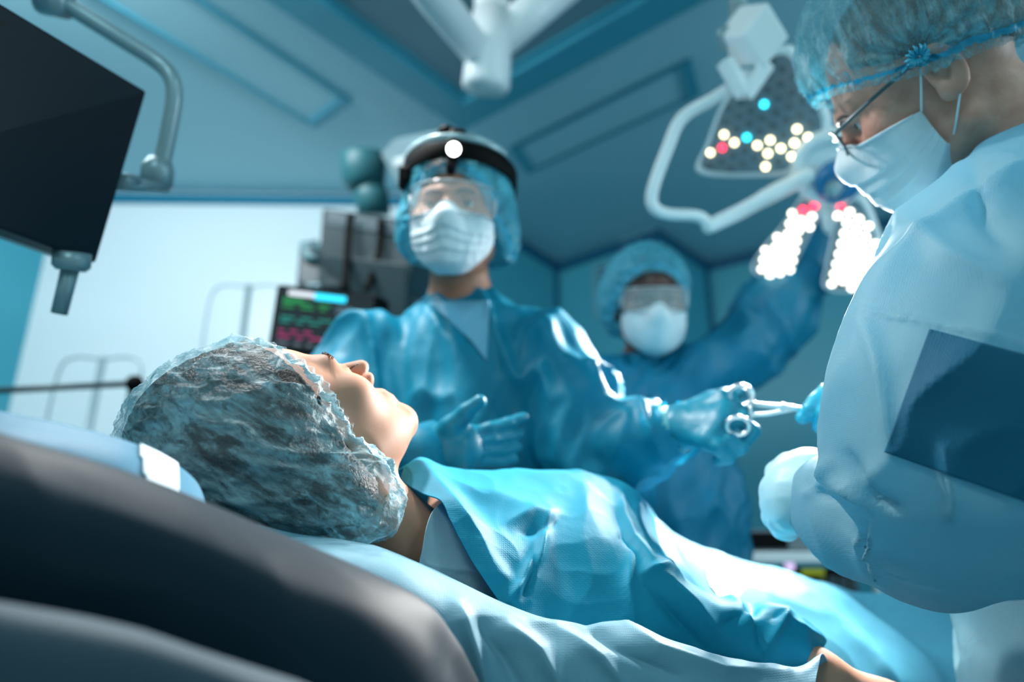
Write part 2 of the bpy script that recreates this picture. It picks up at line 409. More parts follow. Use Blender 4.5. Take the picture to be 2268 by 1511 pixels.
def hand_sdf(p, hs, off=0.0):
    wr, kn, fingers, thumb, r = hs
    d = None
    for k in kn:
        e = cap(p, wr, k, r*2.1, r*1.35); d = e if d is None else smin(d, e, .014)
    for a, b in zip(kn[:-1], kn[1:]): d = smin(d, cap(p, a, b, r*1.3), .01)
    d = smin(d, cap(p, wr, (np.asarray(kn[1])+np.asarray(kn[2]))/2, r*2.3, r*1.7), .015)
    if thumb is not None:
        t = chain(p, [(q, rr) for q, rr in zip(thumb, np.array([2.0, 1.55, 1.2, .95, .9])[:len(thumb)]*r)], .006); d = smin(d, t, .012)
    fd = None
    for fg, k in zip(fingers, kn):
        pts = [k]+list(fg); rr = [1.2*r, 1.08*r, .98*r, .82*r, .8*r][:len(pts)]
        e = chain(p, list(zip(pts, rr)), .004); fd = e if fd is None else smin(fd, e, .0025)
    return smin(d, fd, .006)-off
def px3(l): return [P(*q) for q in l]

def shrink(frame, sdf, th, z, off, y0=0.0):
    """local points on the head at angle th, height z, radius traced from outside"""
    r = np.full(len(th), .22); dx, dy = np.sin(th), np.cos(th)
    for _ in range(40):
        p = np.stack([r*dx, y0+r*dy, z], 1); r = r-np.clip(sdf(p)-off, -.01, .03)*.8
    return np.stack([r*dx, y0+r*dy, z], 1)
def grid_faces(nu, nv, wrap=False):
    i, j = np.meshgrid(np.arange(nu-1), np.arange(nv if wrap else nv-1), indexing='ij'); i = i.ravel(); j = j.ravel(); j2 = (j+1) % nv
    return np.stack([i*nv+j, (i+1)*nv+j, (i+1)*nv+j2, i*nv+j2], 1)
def flipF(F): return F[:, ::-1].copy()

def make_mask(fr, parent, mt, pleats=True, label=None, ztop=-.006, zbot=-.128, thm=1.12, duck=False):
    nu, nv = 70, 90
    sdf = lambda q: smin(smin(head_sdf(q, ears=False), cap(q, (0, .108, -.038), (0, .088, -.10), .008, .014), .022), ell(q, (0, .04, -.06), (.058, .06, .07)), .02)
    t = np.linspace(-1, 1, nv); s = np.linspace(0, 1, nu); S, T = np.meshgrid(s, t, indexing='ij'); S = S.ravel(); T = T.ravel()
    th = T*thm
    zt = ztop-.016*np.abs(T)**1.3-.012*(1-np.exp(-(T/.16)**2)); zb = zbot+.050*np.abs(T)**2.2
    z = zt+(zb-zt)*S
    p = shrink(fr, sdf, th, z, .004+.003*np.sin(np.pi*S))
    n = np.stack([np.sin(th), np.cos(th), 0*th], 1)
    under = np.clip((S-.86)/.14, 0, 1); p = p-n*(under**2*.016)[:, None]
    if pleats:
        w = np.clip((S-.18)/.6, 0, 1); ph = np.clip(S-.25, 0, .45)/.45*3
        saw = (ph-np.floor(ph)); p = p+n*((saw*.0030)*(S > .25)*(S < .7)*(1-.6*np.abs(T)))[:, None]
    if duck:
        p = p+n*(.012*np.sin(np.pi*S)**.8*(1-np.abs(T))**.7)[:, None]
    p = p+n*((ridged(p*np.array([90, 90, 25]), 5, 2)-.4)*.0018)[:, None]
    o = link_mesh('surgical_mask', fr.w(p), flipF(grid_faces(nu, nv)), mt, parent); solid(o, .0009)
    # edges, nose wire
    V = p.reshape(nu, nv, 3)
    e = MB(); e.tube(fr.w(V[1, 3:-3]+np.array([0, .001, 0])), .0016*fr.s, 6); e.build('nose_strip', M_mask, o, True)
    return o, V
def make_cap(fr, parent, mt, lobes, cut, seed, *, elm=None, res=.0032, amp=.004, ruffle=.003, name='surgical_cap', fall=None, box=.2, pleat=None):
    """lobes = [(centre, radii)], cut(p) > 0 removes"""
    def f(p):
        d = None
        for c, r in lobes:
            e = ell(p, c, r); d = e if d is None else smin(d, e, .03)
        return d
    a = np.arange(-box, box, res)
    V, F = mesh_sdf(f, a, a, a); V = relax(V, F, 2)
    N = vnormals(V, F)
    q = V+.01*np.stack([vnoise(V*30, seed+7), vnoise(V*30, seed+8), vnoise(V*30, seed+9)], 1)
    c = cut(V)
    near = np.exp(-(c/.05)**2)
    h = (ridged(q*45, seed, 2.5)-.35)*amp*(.35+.9*near)+(ridged(q*95, seed+3, 2)-.4)*amp*.45*near
    ax = np.array([0, -.35, .94]); 
    h += (folds(V, ax, 62, 6, seed+20, .2, 2.2)-.4)*amp*1.1+(folds(V, ax, 140, 14, seed+30, .2, 2.0)-.4)*amp*.4
    if pleat is not None: h = h+pleat(V)
    ang = np.arctan2(V[:, 0], V[:, 1]*.3+V[:, 2]-.0)
    edge = np.clip(1+c/.013, 0, 1)
    h = h*(1-edge*.7)+ruffle*edge*np.sin(ang*46)
    V2 = V+N*h[:, None]
    pinch = np.exp(-((c+.013)/.004)**2); V2 = V2-N*(pinch*.003)[:, None]
    V3, F3, _ = keep(V2, F, c < 0)
    o = link_mesh(name, fr.w(V3), F3, mt, parent)
    # elastic band that gathers the edge
    k = np.abs(c+.013) < .0045
    V4, F4, _ = keep(V2+N*.0012, F, k)
    if len(F4): link_mesh('elastic_band', fr.w(V4), F4, elm or M_elast, o)
    return o
def eyes(fr, body, open_=True):
    for s in (-1, 1):
        b = MB(); b.sphere((0, 0, 0), .0118, 20); V = np.array(b.V)+np.array([s*.0325, .0715, -.002])
        o = link_mesh('eye', fr.w(V), b.F, [M_eye, M_iris], body)
        c = np.array([s*.0325, .0715, -.002])
        for pl in o.data.polygons:
            q = V[list(pl.vertices)].mean(0)-c
            if q[1] > .0092: pl.material_index = 1
        e = MB(); e.tube(fr.w(smoothline([(s*.012, .0945, .013), (s*.030, .0925, .018), (s*.048, .078, .014)], 6)), [.003*fr.s]*12+[.001*fr.s], 8, sx=.6); e.build('eyebrow', M_hair, body, True)
def person_body(name, sdf, fr, m, xs, ys, zs, base, label, rl=1):
    V, F = mesh_sdf(sdf, xs, ys, zs); V = relax(V, F, rl, .35)
    o = link_mesh(name, V, F, m, None, True, origin=base); tag(o, label, 'person'); return o
# ============================================================ ROOM
cor = [PZ(132, 424, H), PZ(1000, 433, H), PZ(1235, 582, H), PZ(1455, 505, H), PZ(1565, 580, H), PZ(2268, 405, H)]
cor = [np.array([c[0], c[1], 0]) for c in cor]
dl = nrm(cor[1]-cor[0])
left_end = cor[0]+np.array([-1.5, -1.9, 0])*1.5; right_end = cor[5]+nrm(cor[5]-cor[4])*1.2
wl = [left_end]+cor+[right_end, np.array([right_end[0]+.3, -1.6, 0])]
names = ['wall_side', 'wall_left', 'wall_jog_left', 'wall_back', 'wall_jog_right', 'wall_right', 'wall_far_right', 'wall_near_right']
for i in range(len(wl)-1):
    a, b = wl[i], wl[i+1]; n = nrm(np.cross(b-a, [0, 0, 1])); n = -n if np.dot(n, np.array([0, 1.2, 0])-a) > 0 else n
    m = M_wallL if i == 1 else M_wallT
    q = MB().prism([a, b, b+[0, 0, H], a+[0, 0, H]], n*.08); tag(q.build(names[i], m), kind='structure')
    hh = .028; tm = M_trim if i <= 1 else M_trimD
    q = MB().prism([a-n*.012+[0, 0, H-.075], b-n*.012+[0, 0, H-.075], b-n*.012+[0, 0, H-.012], a-n*.012+[0, 0, H-.012]], n*.012)
    tag(q.build('trim_%d' % (i+1), tm), kind='structure')
    if i in (2, 3, 4):
        e = nrm(b-a)
        tag(MB().prism([b-n*.012-e*.05, b-n*.012+e*.0, b-n*.012+e*.0+[0, 0, H-.08], b-n*.012-e*.05+[0, 0, H-.08]], n*.012).build('trim_%d' % (i+11), M_trimD), kind='structure')
fx0, fx1, fy0, fy1 = -5.6, 5.2, -2.2, 5.2
tag(MB().box((0, 1.5, -.03), (5.8, 4.0, .03)).build('floor', M_floor), kind='structure')
tag(MB().box((0, 1.5, H+.03), (5.8, 4.0, .03)).build('ceiling', M_ceil), kind='structure')

def ceil_quad(pts, z=H): return [PZ(x, y, z) for x, y in pts]
def fitting(name, c4, label, w=.035, mp=None):
    """rectangular flush fitting with a raised frame; c4 = corners on the ceiling"""
    root = empty(name, (sum(c4)/4)); tag(root, label, 'ceiling light')
    c = sum(c4)/4
    inner = [p+nrm(c-p)*w*1.4 for p in c4]
    f = MB()
    for i in range(4):
        j = (i+1) % 4; f.prism([c4[i]+[0, 0, 0], c4[j]+[0, 0, 0], inner[j], inner[i]], np.array([0, 0, -.022]))
    f.build('frame', M_frameT, root)
    MB().prism(inner, np.array([0, 0, -.008])).build('diffuser', mp or M_ceil, root)
    return root
A, B, D = PZ(700, 277, H), PZ(780, 222, H), PZ(330, 52, H)
C_ = B+(D-A)
ext = (D-A)*2.4
fitting('ceiling_light', [A, B, B+ext, A+ext], 'long unlit ceiling light panel with teal edge above the bright white wall')
A, B, D = PZ(1170, 378, H), PZ(1130, 325, H), PZ(1550, 203, H)
fitting('ceiling_light', [A, B, B+(D-A), D], 'short unlit ceiling light panel with teal edge between the headlight surgeon and the theatre lamp')
A2, B2 = PZ(2268, 60, H), PZ(1800, 225, H)
fitting('ceiling_light', [B2, PZ(1700, 150, H), PZ(2100, -20, H), A2], 'dark ceiling light panel partly hidden behind the surgical lamp and the bouffant cap')

# laminar flow unit
hz = H-.07
ap = PZ(1022, 292, hz); l1 = PZ(590, 0, hz); r1 = PZ(1568, 0, hz)
ul = nrm(l1-ap); ur = nrm(r1-ap); Ll, Lr = 2.6, 2.9
lam = empty('air_flow_unit', ap+[0, 0, .07]); tag(lam, 'square suspended ceiling air flow unit with grey panels above the pendant arm', 'ceiling unit')
fr_ = MB(); dn = np.array([0, 0, .07])
def strip(a, b, w, n): return [a, b, b+n*w, a+n*w]
for a, b, n in ((ap, ap+ul*Ll, ur), (ap+ur*.14, ap+ur*(Lr-.14), ul), (ap+ur*Lr, ap+ur*Lr+ul*Ll, -ur), (ap+ul*Ll+ur*.14, ap+ul*Ll+ur*(Lr-.14), -ul)):
    fr_.prism(strip(a, b, .14, n), dn)
fr_.build('frame', M_frameT, lam)
o1 = ap+ul*.14+ur*.14+np.array([0, 0, .035])
npl = 3; L1 = (Ll-.28); L2 = (Lr-.28)
for i in range(3):
    for j in range(3):
        a = o1+ul*(L1*i/3+.03)+ur*(L2*j/3+.03); MB().prism([a, a+ul*(L1/3-.06), a+ul*(L1/3-.06)+ur*(L2/3-.06), a+ur*(L2/3-.06)], np.array([0, 0, .01])).build('panel', M_panel, lam)
g = MB()
for i in range(0, 4):
    a = o1+ul*(L1*i/3)-ul*.03+[0, 0, -.012]; g.prism([a, a+ul*.06, a+ul*.06+ur*L2, a+ur*L2], np.array([0, 0, .03]))
    a = o1+ur*(L2*i/3)-ur*.03+[0, 0, -.010]; g.prism([a, a+ur*.06, a+ur*.06+ul*L1, a+ul*L1], np.array([0, 0, .03]))
g.build('divider_grid', M_frameT, lam)

# pendant arms
pend = empty('pendant_arm', P(1080, 150, 2.0)); tag(pend, 'white ceiling pendant of two thick arms meeting at a round hub', 'ceiling pendant')
hb = P(1078, 155, 2.0)
hubm = MB(); hubm.tube([P(1090, 60, 2.02)+[0, 0, .04], P(1083, 110, 2.0), P(1076, 190, 1.985), P(1075, 200, 1.985)], [.060, .066, .070, .062], 32); hubm.build('hub', M_paint, pend, True)
a1 = MB(); a1.tube([P(1065, 125, 1.99), P(960, -10, 1.75), P(880, -120, 1.6)], [.046, .050, .050], 28); bevel(a1.build('left_arm', M_paint, pend, True), .004)
a2 = MB(); a2.tube([P(1098, 95, 2.02), P(1215, -5, 2.15), P(1330, -95, 2.3)], [.055, .06, .06], 28); a2.build('right_arm', M_paint, pend, True)
a3 = MB(); a3.tube([P(1090, 40, 2.1), P(1088, -60, 2.2)], [.055, .055], 24); a3.build('column', M_paint, pend, True)

# ============================================================ monitor on its arm
def prismQ(mb, pts, thick):
    q = [P(*p) for p in pts]; n = nrm(np.cross(q[1]-q[0], q[3]-q[0])); c = np.array([0, 0, ZC])
    if np.dot(n, q[0]-c) < 0: n = -n
    mb.prism(q, n*thick); return q, n
mon = empty('wall_monitor', P(100, 300, .9)); tag(mon, 'large tilted black display screen hanging from a grey ceiling arm', 'monitor')
TL, TR, BR, BL = P(-300, -175, .72), P(326, 202, 1.0), P(213, 583, .985), P(-330, 385, .70)
nn = nrm(np.cross(TR-TL, BL-TL)); nn = nn if np.dot(nn, TL-np.array([0, 0, ZC])) > 0 else -nn
bz = MB().prism([TL, TR, BR, BL], nn*.035); bevel(bz.build('bezel', M_dark, mon), .004)
def lerp4(u, v): return (TL*(1-u)+TR*u)*(1-v)+(BL*(1-u)+BR*u)*v
MB().prism([lerp4(.06, .07)-nn*.0015, lerp4(.90, .07)-nn*.0015, lerp4(.90, .80)-nn*.0015, lerp4(.06, .80)-nn*.0015], nn*.001).build('screen', M_screen, mon)
bk = MB().prism([lerp4(.02, .02)+nn*.035, lerp4(.985, .02)+nn*.035, lerp4(.985, .985)+nn*.035, lerp4(.02, .985)+nn*.035], nn*.03); bevel(bk.build('back_housing', M_armgrey, mon), .008)
hd = MB(); hd.tube([P(160, 560, .955), P(158, 590, .955), P(157, 600, .955)], [.024, .024, .018], 20); hd.tube([P(157, 590, .955), P(131, 695, .955)], [.0115, .0105], 18); hd.build('handle', M_armgrey, mon, True)
ma = MB(); pts = smoothline([P(60, -40, 1.05), P(130, 0, 1.1), P(255, 78, 1.13), P(345, 135, 1.15), P(378, 170, 1.15), P(386, 215, 1.15), P(374, 290, 1.15), P(354, 385, 1.15)], 8)
ma.tube(pts, .0135, 16); ma.tube([P(95, -5, 1.10), P(150, 12, 1.10)], [.026, .022], 16); ma.build('support_arm', M_armgrey, mon, True)
jb = MB(); jb.tube([P(356, 352, 1.15), P(350, 372, 1.15), P(346, 412, 1.15)], [.018, .026, .026], 20); jb.build('joint', M_armgrey, mon, True)
jp = MB(); jp.tube([P(368, 415, 1.15), P(262, 408, 1.06)], [.010, .010], 12); jp.tube([P(300, 402, 1.09), P(262, 400, 1.06)], [.012, .012], 12); jp.build('mount_bar', M_armgrey, mon, True)

# ============================================================ theatre lamp
lamp = empty('surgical_lamp', LH); tag(lamp, 'white surgical theatre lamp with three petals of LEDs and a curved yoke', 'surgical lamp')
def LP_(x, y, off=0.0): return PPL(x, y, LH, LN)+LN*off
def petal(outl, name, led_mat_fn, step, label=None, jit=.0):
    o3 = smoothline([LP_(x, y) for x, y in outl], 4, True)
    cen = sum(o3)/len(o3)
    b = MB().prism(o3, -LN*.045); po = b.build(name, M_paint, lamp); bevel(po, .006, 3)
    inn = [cen+(q-cen)*.90+LN*.0015 for q in o3]
    lp = MB().prism(inn, -LN*.003); lp.build('lens_plate', M_lensplate, po)
    # led grid in the plane
    ex = nrm(np.cross(LN, [0, 0, 1])); ey = np.cross(LN, ex)
    poly = [((q-cen)@ex, (q-cen)@ey) for q in [cen+(q-cen)*.86 for q in o3]]
    mx = max(abs(v) for q in poly for v in q); pts = []
    n = int(mx/step)+2
    for i in range(-n, n+1):
        for j in range(-n, n+1):
            x = (i+(j % 2)*.5)*step; y = j*step*.866
            if in_poly(np.array([[x, y]]), poly)[0]: pts.append((x, y))
    return po, cen, ex, ey, pts
M_lensplate = mat('lamp_plate', (120, 132, 140), .25, spec=.5)
M_ledon = mat('led_warm', (255, 250, 235), .3, emit=(255, 246, 225), estr=2.2)
M_ledwarm = mat('led_amber', (255, 240, 200), .3, emit=(255, 236, 180), estr=2.6)
M_ledred = mat('led_red', (255, 60, 80), .3, emit=(255, 40, 70), estr=2.5)
M_ledcy = mat('led_cyan', (60, 220, 240), .3, emit=(40, 210, 240), estr=2.5)
M_ledoff = mat('led_off', (90, 105, 112), .15, spec=.8)
LEDP = None
def put_leds(po, cen, ex, ey, pts, r, fn):
    protos = {}
    Rm = np.stack([ex, ey, LN], 1)
    for (x, y) in pts:
        c = cen+ex*x+ey*y+LN*.003; px, _ = to_px(c[None]); m = fn(px[0])
        if m.name not in protos:
            s = MB(); s.sphere((0, 0, 0), r, 12, (1, 1, .5), Rm); me = bpy.data.meshes.new('led')
            me.from_pydata(s.V, [], s.F); me.materials.append(m); me.polygons.foreach_set('use_smooth', [True]*len(me.polygons)); protos[m.name] = me
        o = bpy.data.objects.new('led', protos[m.name]); COL.objects.link(o); o.parent = po; o.location = c-np.array(po['_w'])
rnd = random.Random(3)
def fn1(p):
    x, y = p
    for (ax_, ay_, mm) in ((1692, 233, M_ledcy), (1645, 300, M_ledcy), (1603, 322, M_ledred)):
        if math.hypot(x-ax_, y-ay_) < 14: return mm
    if y > 285 and rnd.random() < .55: return M_ledwarm
    return M_ledoff
def fn2(p):
    if p[1] < 468: return M_ledred if rnd.random() < .5 else M_ledwarm
    if rnd.random() < .03: return M_ledred
    return M_ledon
pt1 = petal([(1752, 108), (1800, 190), (1836, 290), (1770, 375), (1700, 394), (1546, 386), (1562, 320), (1600, 225), (1650, 170), (1700, 120)], 'upper_petal', None, .031)
put_leds(*pt1, .0085, fn1)
pt2 = petal([(1776, 434), (1816, 436), (1812, 480), (1770, 570), (1740, 628), (1700, 626), (1662, 600), (1680, 560), (1730, 500)], 'lower_left_petal', None, .026)
put_leds(*pt2, .0086, fn2)
pt3 = petal([(1855, 436), (1905, 436), (1938, 500), (1960, 590), (1940, 632), (1880, 652), (1822, 640), (1826, 590), (1845, 500)], 'lower_right_petal', None, .026)
put_leds(*pt3, .0086, fn2)
hub = MB(); Rl = np.stack([nrm(np.cross(LN, [0, 0, 1])), np.cross(LN, nrm(np.cross(LN, [0, 0, 1]))), LN], 1)
ring = [LH+Rl@np.array([math.cos(a)*.072, math.sin(a)*.072, .0]) for a in np.linspace(0, 2*math.pi, 32, endpoint=False)]
c_h = LP_(1842, 372); ring = [c_h+Rl@np.array([math.cos(a)*.070, math.sin(a)*.070, -.005]) for a in np.linspace(0, 2*math.pi, 40, endpoint=False)]
hub.tube(ring, .020, 14, True); hub.build('hub_ring', M_paint, lamp, True)
hh = MB(); hh.tube([c_h-LN*.05, c_h-LN*.02, c_h+LN*.0, c_h+LN*.005], [.055, .072, .066, .05], 36); hh.build('hub_body', M_paint, lamp, True)
c_g = LP_(1858, 400, .03); M_hubblue = mat('hub_blue', (14, 110, 160), .4)
hh = MB(); hh.tube([c_g-LN*.04, c_g, c_g+LN*.012, c_g+LN*.014], [.052, .046, .036, .03], 32); hh.build('handle_socket', M_hubblue, lamp, True)
hh = MB(); hh.tube([c_g+LN*.010, c_g+LN*.05, c_g+LN*.055], [.018, .017, .012], 24); hh.build('handle_knob', M_armgrey, lamp, True)
sp = MB().prism([LP_(1825, 480, -.012), LP_(1850, 480, -.012), LP_(1842, 640, -.012), LP_(1790, 640, -.012)], -LN*.02)
br = MB(); br.tube(smoothline([LP_(1815, 450, -.03), LP_(1832, 520, -.03), LP_(1850, 450, -.03)], 6), .012, 12); br.build('petal_bracket', M_paint, lamp, True)
yk = MB(); yk.tube(smoothline([P(1640, 180, 1.50), P(1580, 218, 1.50), P(1510, 262, 1.52), P(1478, 330, 1.54), P(1446, 420, 1.56), P(1448, 458, 1.57), P(1478, 474, 1.57), P(1540, 478, 1.57), P(1562, 490, 1.57), P(1570, 512, 1.57)], 7), .0135, 16)
yk.tube(smoothline([P(1562, 505, 1.57), P(1640, 468, 1.57), P(1720, 424, 1.56), P(1800, 385, 1.56)], 6), [.017]*10+[.019]*9, 16); yk.build('yoke', M_paint, lamp, True)
# joint box and bracket
jb = MB(); q = [P(1702, 2, 1.40), P(1750, 82, 1.40), P(1695, 150, 1.42), P(1643, 78, 1.42)]; jb.prism(q, nrm(np.cross(q[1]-q[0], q[3]-q[0]))*(-.07 if np.dot(np.cross(q[1]-q[0], q[3]-q[0]), PR(1700, 80)) < 0 else .07)+np.array([-.05, .0, .02])); bevel(jb.build('joint_box', M_paint, lamp), .006, 3)
jb = MB(); jb.tube([P(1605, 135, 1.46), P(1650, 210, 1.46)], [.018, .018], 8, sx=1.2); jb.tube([P(1650, 212, 1.46), P(1700, 140, 1.44)], [.017, .017], 8, sx=1.2); jb.tube([P(1645, 165, 1.48), P(1655, 210, 1.47)], [.022, .02], 12); bevel(jb.build('bracket', M_paint, lamp), .003)
jb = MB(); jb.tube(smoothline([P(1640, -60, 1.5), P(1636, 10, 1.5), P(1640, 60, 1.48), P(1660, 90, 1.47)], 6), [.02]*19, 14); jb.build('suspension_stem', M_armgrey, lamp, True)
jb = MB(); jb.box(P(1632, 78, 1.50), (.042, .03, .026), np.stack([nrm(P(1700, 60, 1.5)-P(1600, 90, 1.5)), nrm(PR(1640, 70)), nrm(np.cross(nrm(P(1700, 60, 1.5)-P(1600, 90, 1.5)), nrm(PR(1640, 70))))], 1)); bevel(jb.build('counter_joint', M_armgrey, lamp), .012, 3)

# ============================================================ equipment behind the surgeon
def plate(name, pts, thick, m, parent=None, bv=.006):
    mb = MB(); q, n = prismQ(mb, pts, thick); o = mb.build(name, m, parent)
    if bv: bevel(o, bv)
    return o, q, n
M_eqg = mat('equip_grey', (110, 122, 128), .4); M_eqd = mat('equip_dark', (48, 66, 72), .45); M_eqt = mat('equip_teal', (50, 110, 118), .45)
tw = empty('equipment_tower', P(800, 640, 2.3)*np.array([1, 1, 0])); tag(tw, 'grey stacked equipment tower with black straps behind the headlight surgeon', 'medical equipment')
plate('upper_case', [(712, 458, 2.25), (930, 490, 2.2), (905, 640, 2.15), (700, 640, 2.2)], .28, M_eqd, tw, .012)
for (y0, y1) in ((470, 498), (515, 545), (560, 590)):
    plate('front_slat', [(724, y0, 2.235), (915, y0+28, 2.185), (910, y1+28, 2.183), (721, y1, 2.233)], .02, M_eqg, tw, .004)
plate('lower_case', [(662, 532, 2.3), (705, 528, 2.3), (705, 560, 2.2), (905, 580, 2.1), (900, 760, 2.1), (650, 760, 2.2), (655, 620, 2.25)], .25, M_eqd, tw, .012)
plate('case_corner', [(660, 532, 2.28), (712, 538, 2.25), (706, 575, 2.22), (668, 575, 2.25)], .12, M_eqt, tw, .01)
for pts in ([P(778, 472, 2.2), P(772, 520, 2.19), P(765, 640, 2.1)], [P(845, 484, 2.19), P(840, 560, 2.17), P(812, 645, 2.1)]):
    s = MB(); s.tube(smoothline(pts, 6), .012, 8, sx=.35); s.build('strap', M_black, tw, True)
qa, qb = P(650, 760, 2.2), P(900, 760, 2.1); qn = nrm(np.array([qa[0]*.3, 1, 0]))
bevel(MB().prism([qa, qb, np.array([qb[0], qb[1], .12]), np.array([qa[0], qa[1], .12])], qn*.4).build('base_cabinet', M_eqd, tw), .01)
for kx in (.1, .9):
    for ky in (.05, .35):
        s = MB(); cc = qa*(1-kx)+qb*kx+qn*ky; s.tube([np.array([cc[0], cc[1], .13]), np.array([cc[0], cc[1], .001])], .035, 14); s.build('castor', M_black, tw, True)
for px in (690, 705): 
    s = MB(); s.tube([P(px, 628, 2.16), P(px, 640, 2.16)], .012, 12); s.build('knob', M_armgrey, tw, True)

pm = empty('patient_monitor', P(710, 700, 1.75)*np.array([1, 1, 0])+np.array([0, 0, 1.2])); tag(pm, 'black vital signs monitor with coloured readouts beside the headlight surgeon', 'monitor')
o, q, n = plate('housing', [(612, 628, 1.8), (840, 655, 1.72), (826, 800, 1.70), (588, 778, 1.78)], .07, M_black, pm, .01)
def Q4(u, v, off=-.002): return (q[0]*(1-u)+q[1]*u)*(1-v)+(q[3]*(1-u)+q[2]*u)*v+n*off
MB().prism([Q4(.04, .05), Q4(.96, .05), Q4(.96, .93), Q4(.04, .93)], n*.001).build('screen', mat('monitor_screen', (20, 26, 30), .2, emit=(40, 48, 52), estr=.25), pm)
def bar(name, u0, v0, u1, v1, col, e):
    MB().prism([Q4(u0, v0, -.003), Q4(u1, v0, -.003), Q4(u1, v1, -.003), Q4(u0, v1, -.003)], n*.0008).build(name, mat('glow_%d_%d_%d' % col, col, .4, emit=col, estr=e), pm)
bar('status_bar', .14, .08, .40, .15, (190, 190, 195), .7); bar('header_bar', .40, .08, .70, .17, (40, 190, 220), .9)
bar('green_readout', .10, .19, .30, .26, (30, 110, 60), .5)
rr = random.Random(5)
for k, (v, c) in enumerate(((.24, (30, 110, 60)), (.30, (30, 110, 60)), (.46, (30, 110, 100)), (.52, (30, 110, 100)), (.66, (150, 40, 90)), (.74, (150, 40, 90)), (.84, (90, 90, 100)))):
    u = .1
    for w_ in range(3):
        l = rr.uniform(.05, .14); bar('readout', u, v, u+l, v+.035, c, .45); u += l+.06
    bar('readout', .62, v, .62+rr.uniform(.08, .16), v+.05, (70, 85, 95), .4)
st = MB(); st.tube([q[3]*.5+q[2]*.5+n*.05, np.array([q[3][0]*.5+q[2][0]*.5, q[3][1]*.5+q[2][1]*.5, .0])+np.array([n[0], n[1], 0])*.05], .02, 12); fb = np.array([q[3][0]*.5+q[2][0]*.5, q[3][1]*.5+q[2][1]*.5, .0])+np.array([n[0], n[1], 0])*.05; st.tube([fb+[0, 0, .03], fb], [.17, .18], 24); st.build('stand', M_armgrey, pm, True)

ar = empty('boom_head', P(830, 400, 2.5)); tag(ar, 'pale boxy boom with round teal joint hanging behind the headlight surgeon', 'equipment boom')
s = MB(); s.tube([P(805, 338, 2.55), P(805, 345, 2.55), P(806, 400, 2.55), P(812, 412, 2.55)], [.075, .086, .080, .06], 28); s.build('joint_cap', M_eqt, ar, True)
s = MB(); s.tube([P(812, 405, 2.56), P(825, 440, 2.56), P(828, 475, 2.56)], [.066, .062, .062], 24); s.build('joint_neck', M_eqt, ar, True)
plate('boom_arm', [(838, 342, 2.5), (872, 305, 2.45), (985, 282, 2.3), (1040, 300, 2.2), (1000, 430, 2.25), (905, 470, 2.4), (880, 395, 2.5)], .16, M_armgrey, ar, .012)
plate('cover_strip', [(870, 352, 2.42), (985, 318, 2.27), (985, 334, 2.27), (873, 370, 2.42)], .02, M_paint, ar, .004)

# drip stands and rail by the bright wall
def drip(px0, py0, px1, py1, d, label, r=.013, arms=True):
    t = empty('drip_stand', P(px1, py1, d)*np.array([1, 1, 0])); tag(t, label, 'drip stand')
    a = P(px0, py0, d); b = np.array([a[0], a[1], .05]); s = MB(); s.tube([a, (a+b)/2, b], r, 12); s.build('pole', M_armgrey, t, True)
    if arms:
        for sg in (-1, 1):
            s = MB(); s.tube(smoothline([a+[0, 0, -.01], a+[sg*.10, 0, .0], a+[sg*.155, 0, -.05], a+[sg*.16, 0, -.28], a+[sg*.13, 0, -.33], a+[sg*.09, 0, -.31]], 5), .005, 8); s.build('hook', M_armgrey, t, True)
    for k in range(5):
        an = k*2*math.pi/5; s = MB(); s.tube([b, b+[.27*math.cos(an), .27*math.sin(an), -.02]], .012, 8); s.build('leg', M_armgrey, t, True)
        s = MB(); s.sphere(b+[.27*math.cos(an), .27*math.sin(an), -.028], .02, 10); s.build('castor', M_black, t, True)
drip(552, 632, 535, 780, 2.9, 'thin drip stand with two hooks left of the vital signs monitor')
drip(228, 792, 205, 940, 2.6, 'faint thin drip stand behind the horizontal dark bar')
rs = empty('rail_stand', P(297, 850, 1.9)*np.array([1, 1, 0])); tag(rs, 'upright post carrying a dark horizontal bar with a round black clamp', 'stand')
a = P(297, 850, 1.9); b = np.array([a[0], a[1], .03]); s = MB(); s.tube([a, b], .014, 12); s.build('post', M_armgrey, rs, True)
s = MB(); s.tube([P(-60, 868, 1.7), P(297, 850, 1.88)], .0085, 10); s.build('bar', M_eqd, rs, True)
s = MB(); s.sphere(P(298, 850, 1.88), .024, 16); s.build('clamp', M_black, rs, True)
s = MB(); s.tube([b, b+[0, 0, -.02]], [.16, .17], 28); s.build('foot', M_armgrey, rs, True)

# wall notice on the back wall
wn = nrm(np.cross(cor[3]-cor[2], [0, 0, 1])); wn = wn if np.dot(wn, -cor[2]) > 0 else -wn
wo = cor[2]+wn*.006
def WP(x, y, off=0): return PPL(x, y, wo, wn)+wn*off
w1, w2 = WP(1312, 590), WP(1455, 530); ux = nrm(np.array([w2[0]-w1[0], w2[1]-w1[1], 0])); wd = np.linalg.norm((w2-w1)[:2])
ht = np.linalg.norm(WP(1312, 590)-WP(1312, 708))
no = empty('wall_chart', w1-[0, 0, ht]); tag(no, 'pale printed chart of small dark cells on the back wall behind the second surgeon', 'chart')
up = np.array([0, 0, 1.])
MB().prism([w1-up*ht, w1-up*ht+ux*wd, w1+ux*wd, w1], wn*-.004).build('sheet', mat('chart_paper', (96, 160, 178), .6), no)
MB().prism([w1+ux*wd*.45+up*.005+wn*.003, w1+ux*wd*1.0+up*.005+wn*.003, w1+ux*wd+up*ht*.55+wn*.003, w1+ux*wd*.45+up*ht*.55+wn*.003], wn*-.004).build('upper_sheet', mat('chart_paper_light', (130, 190, 205), .6), no)
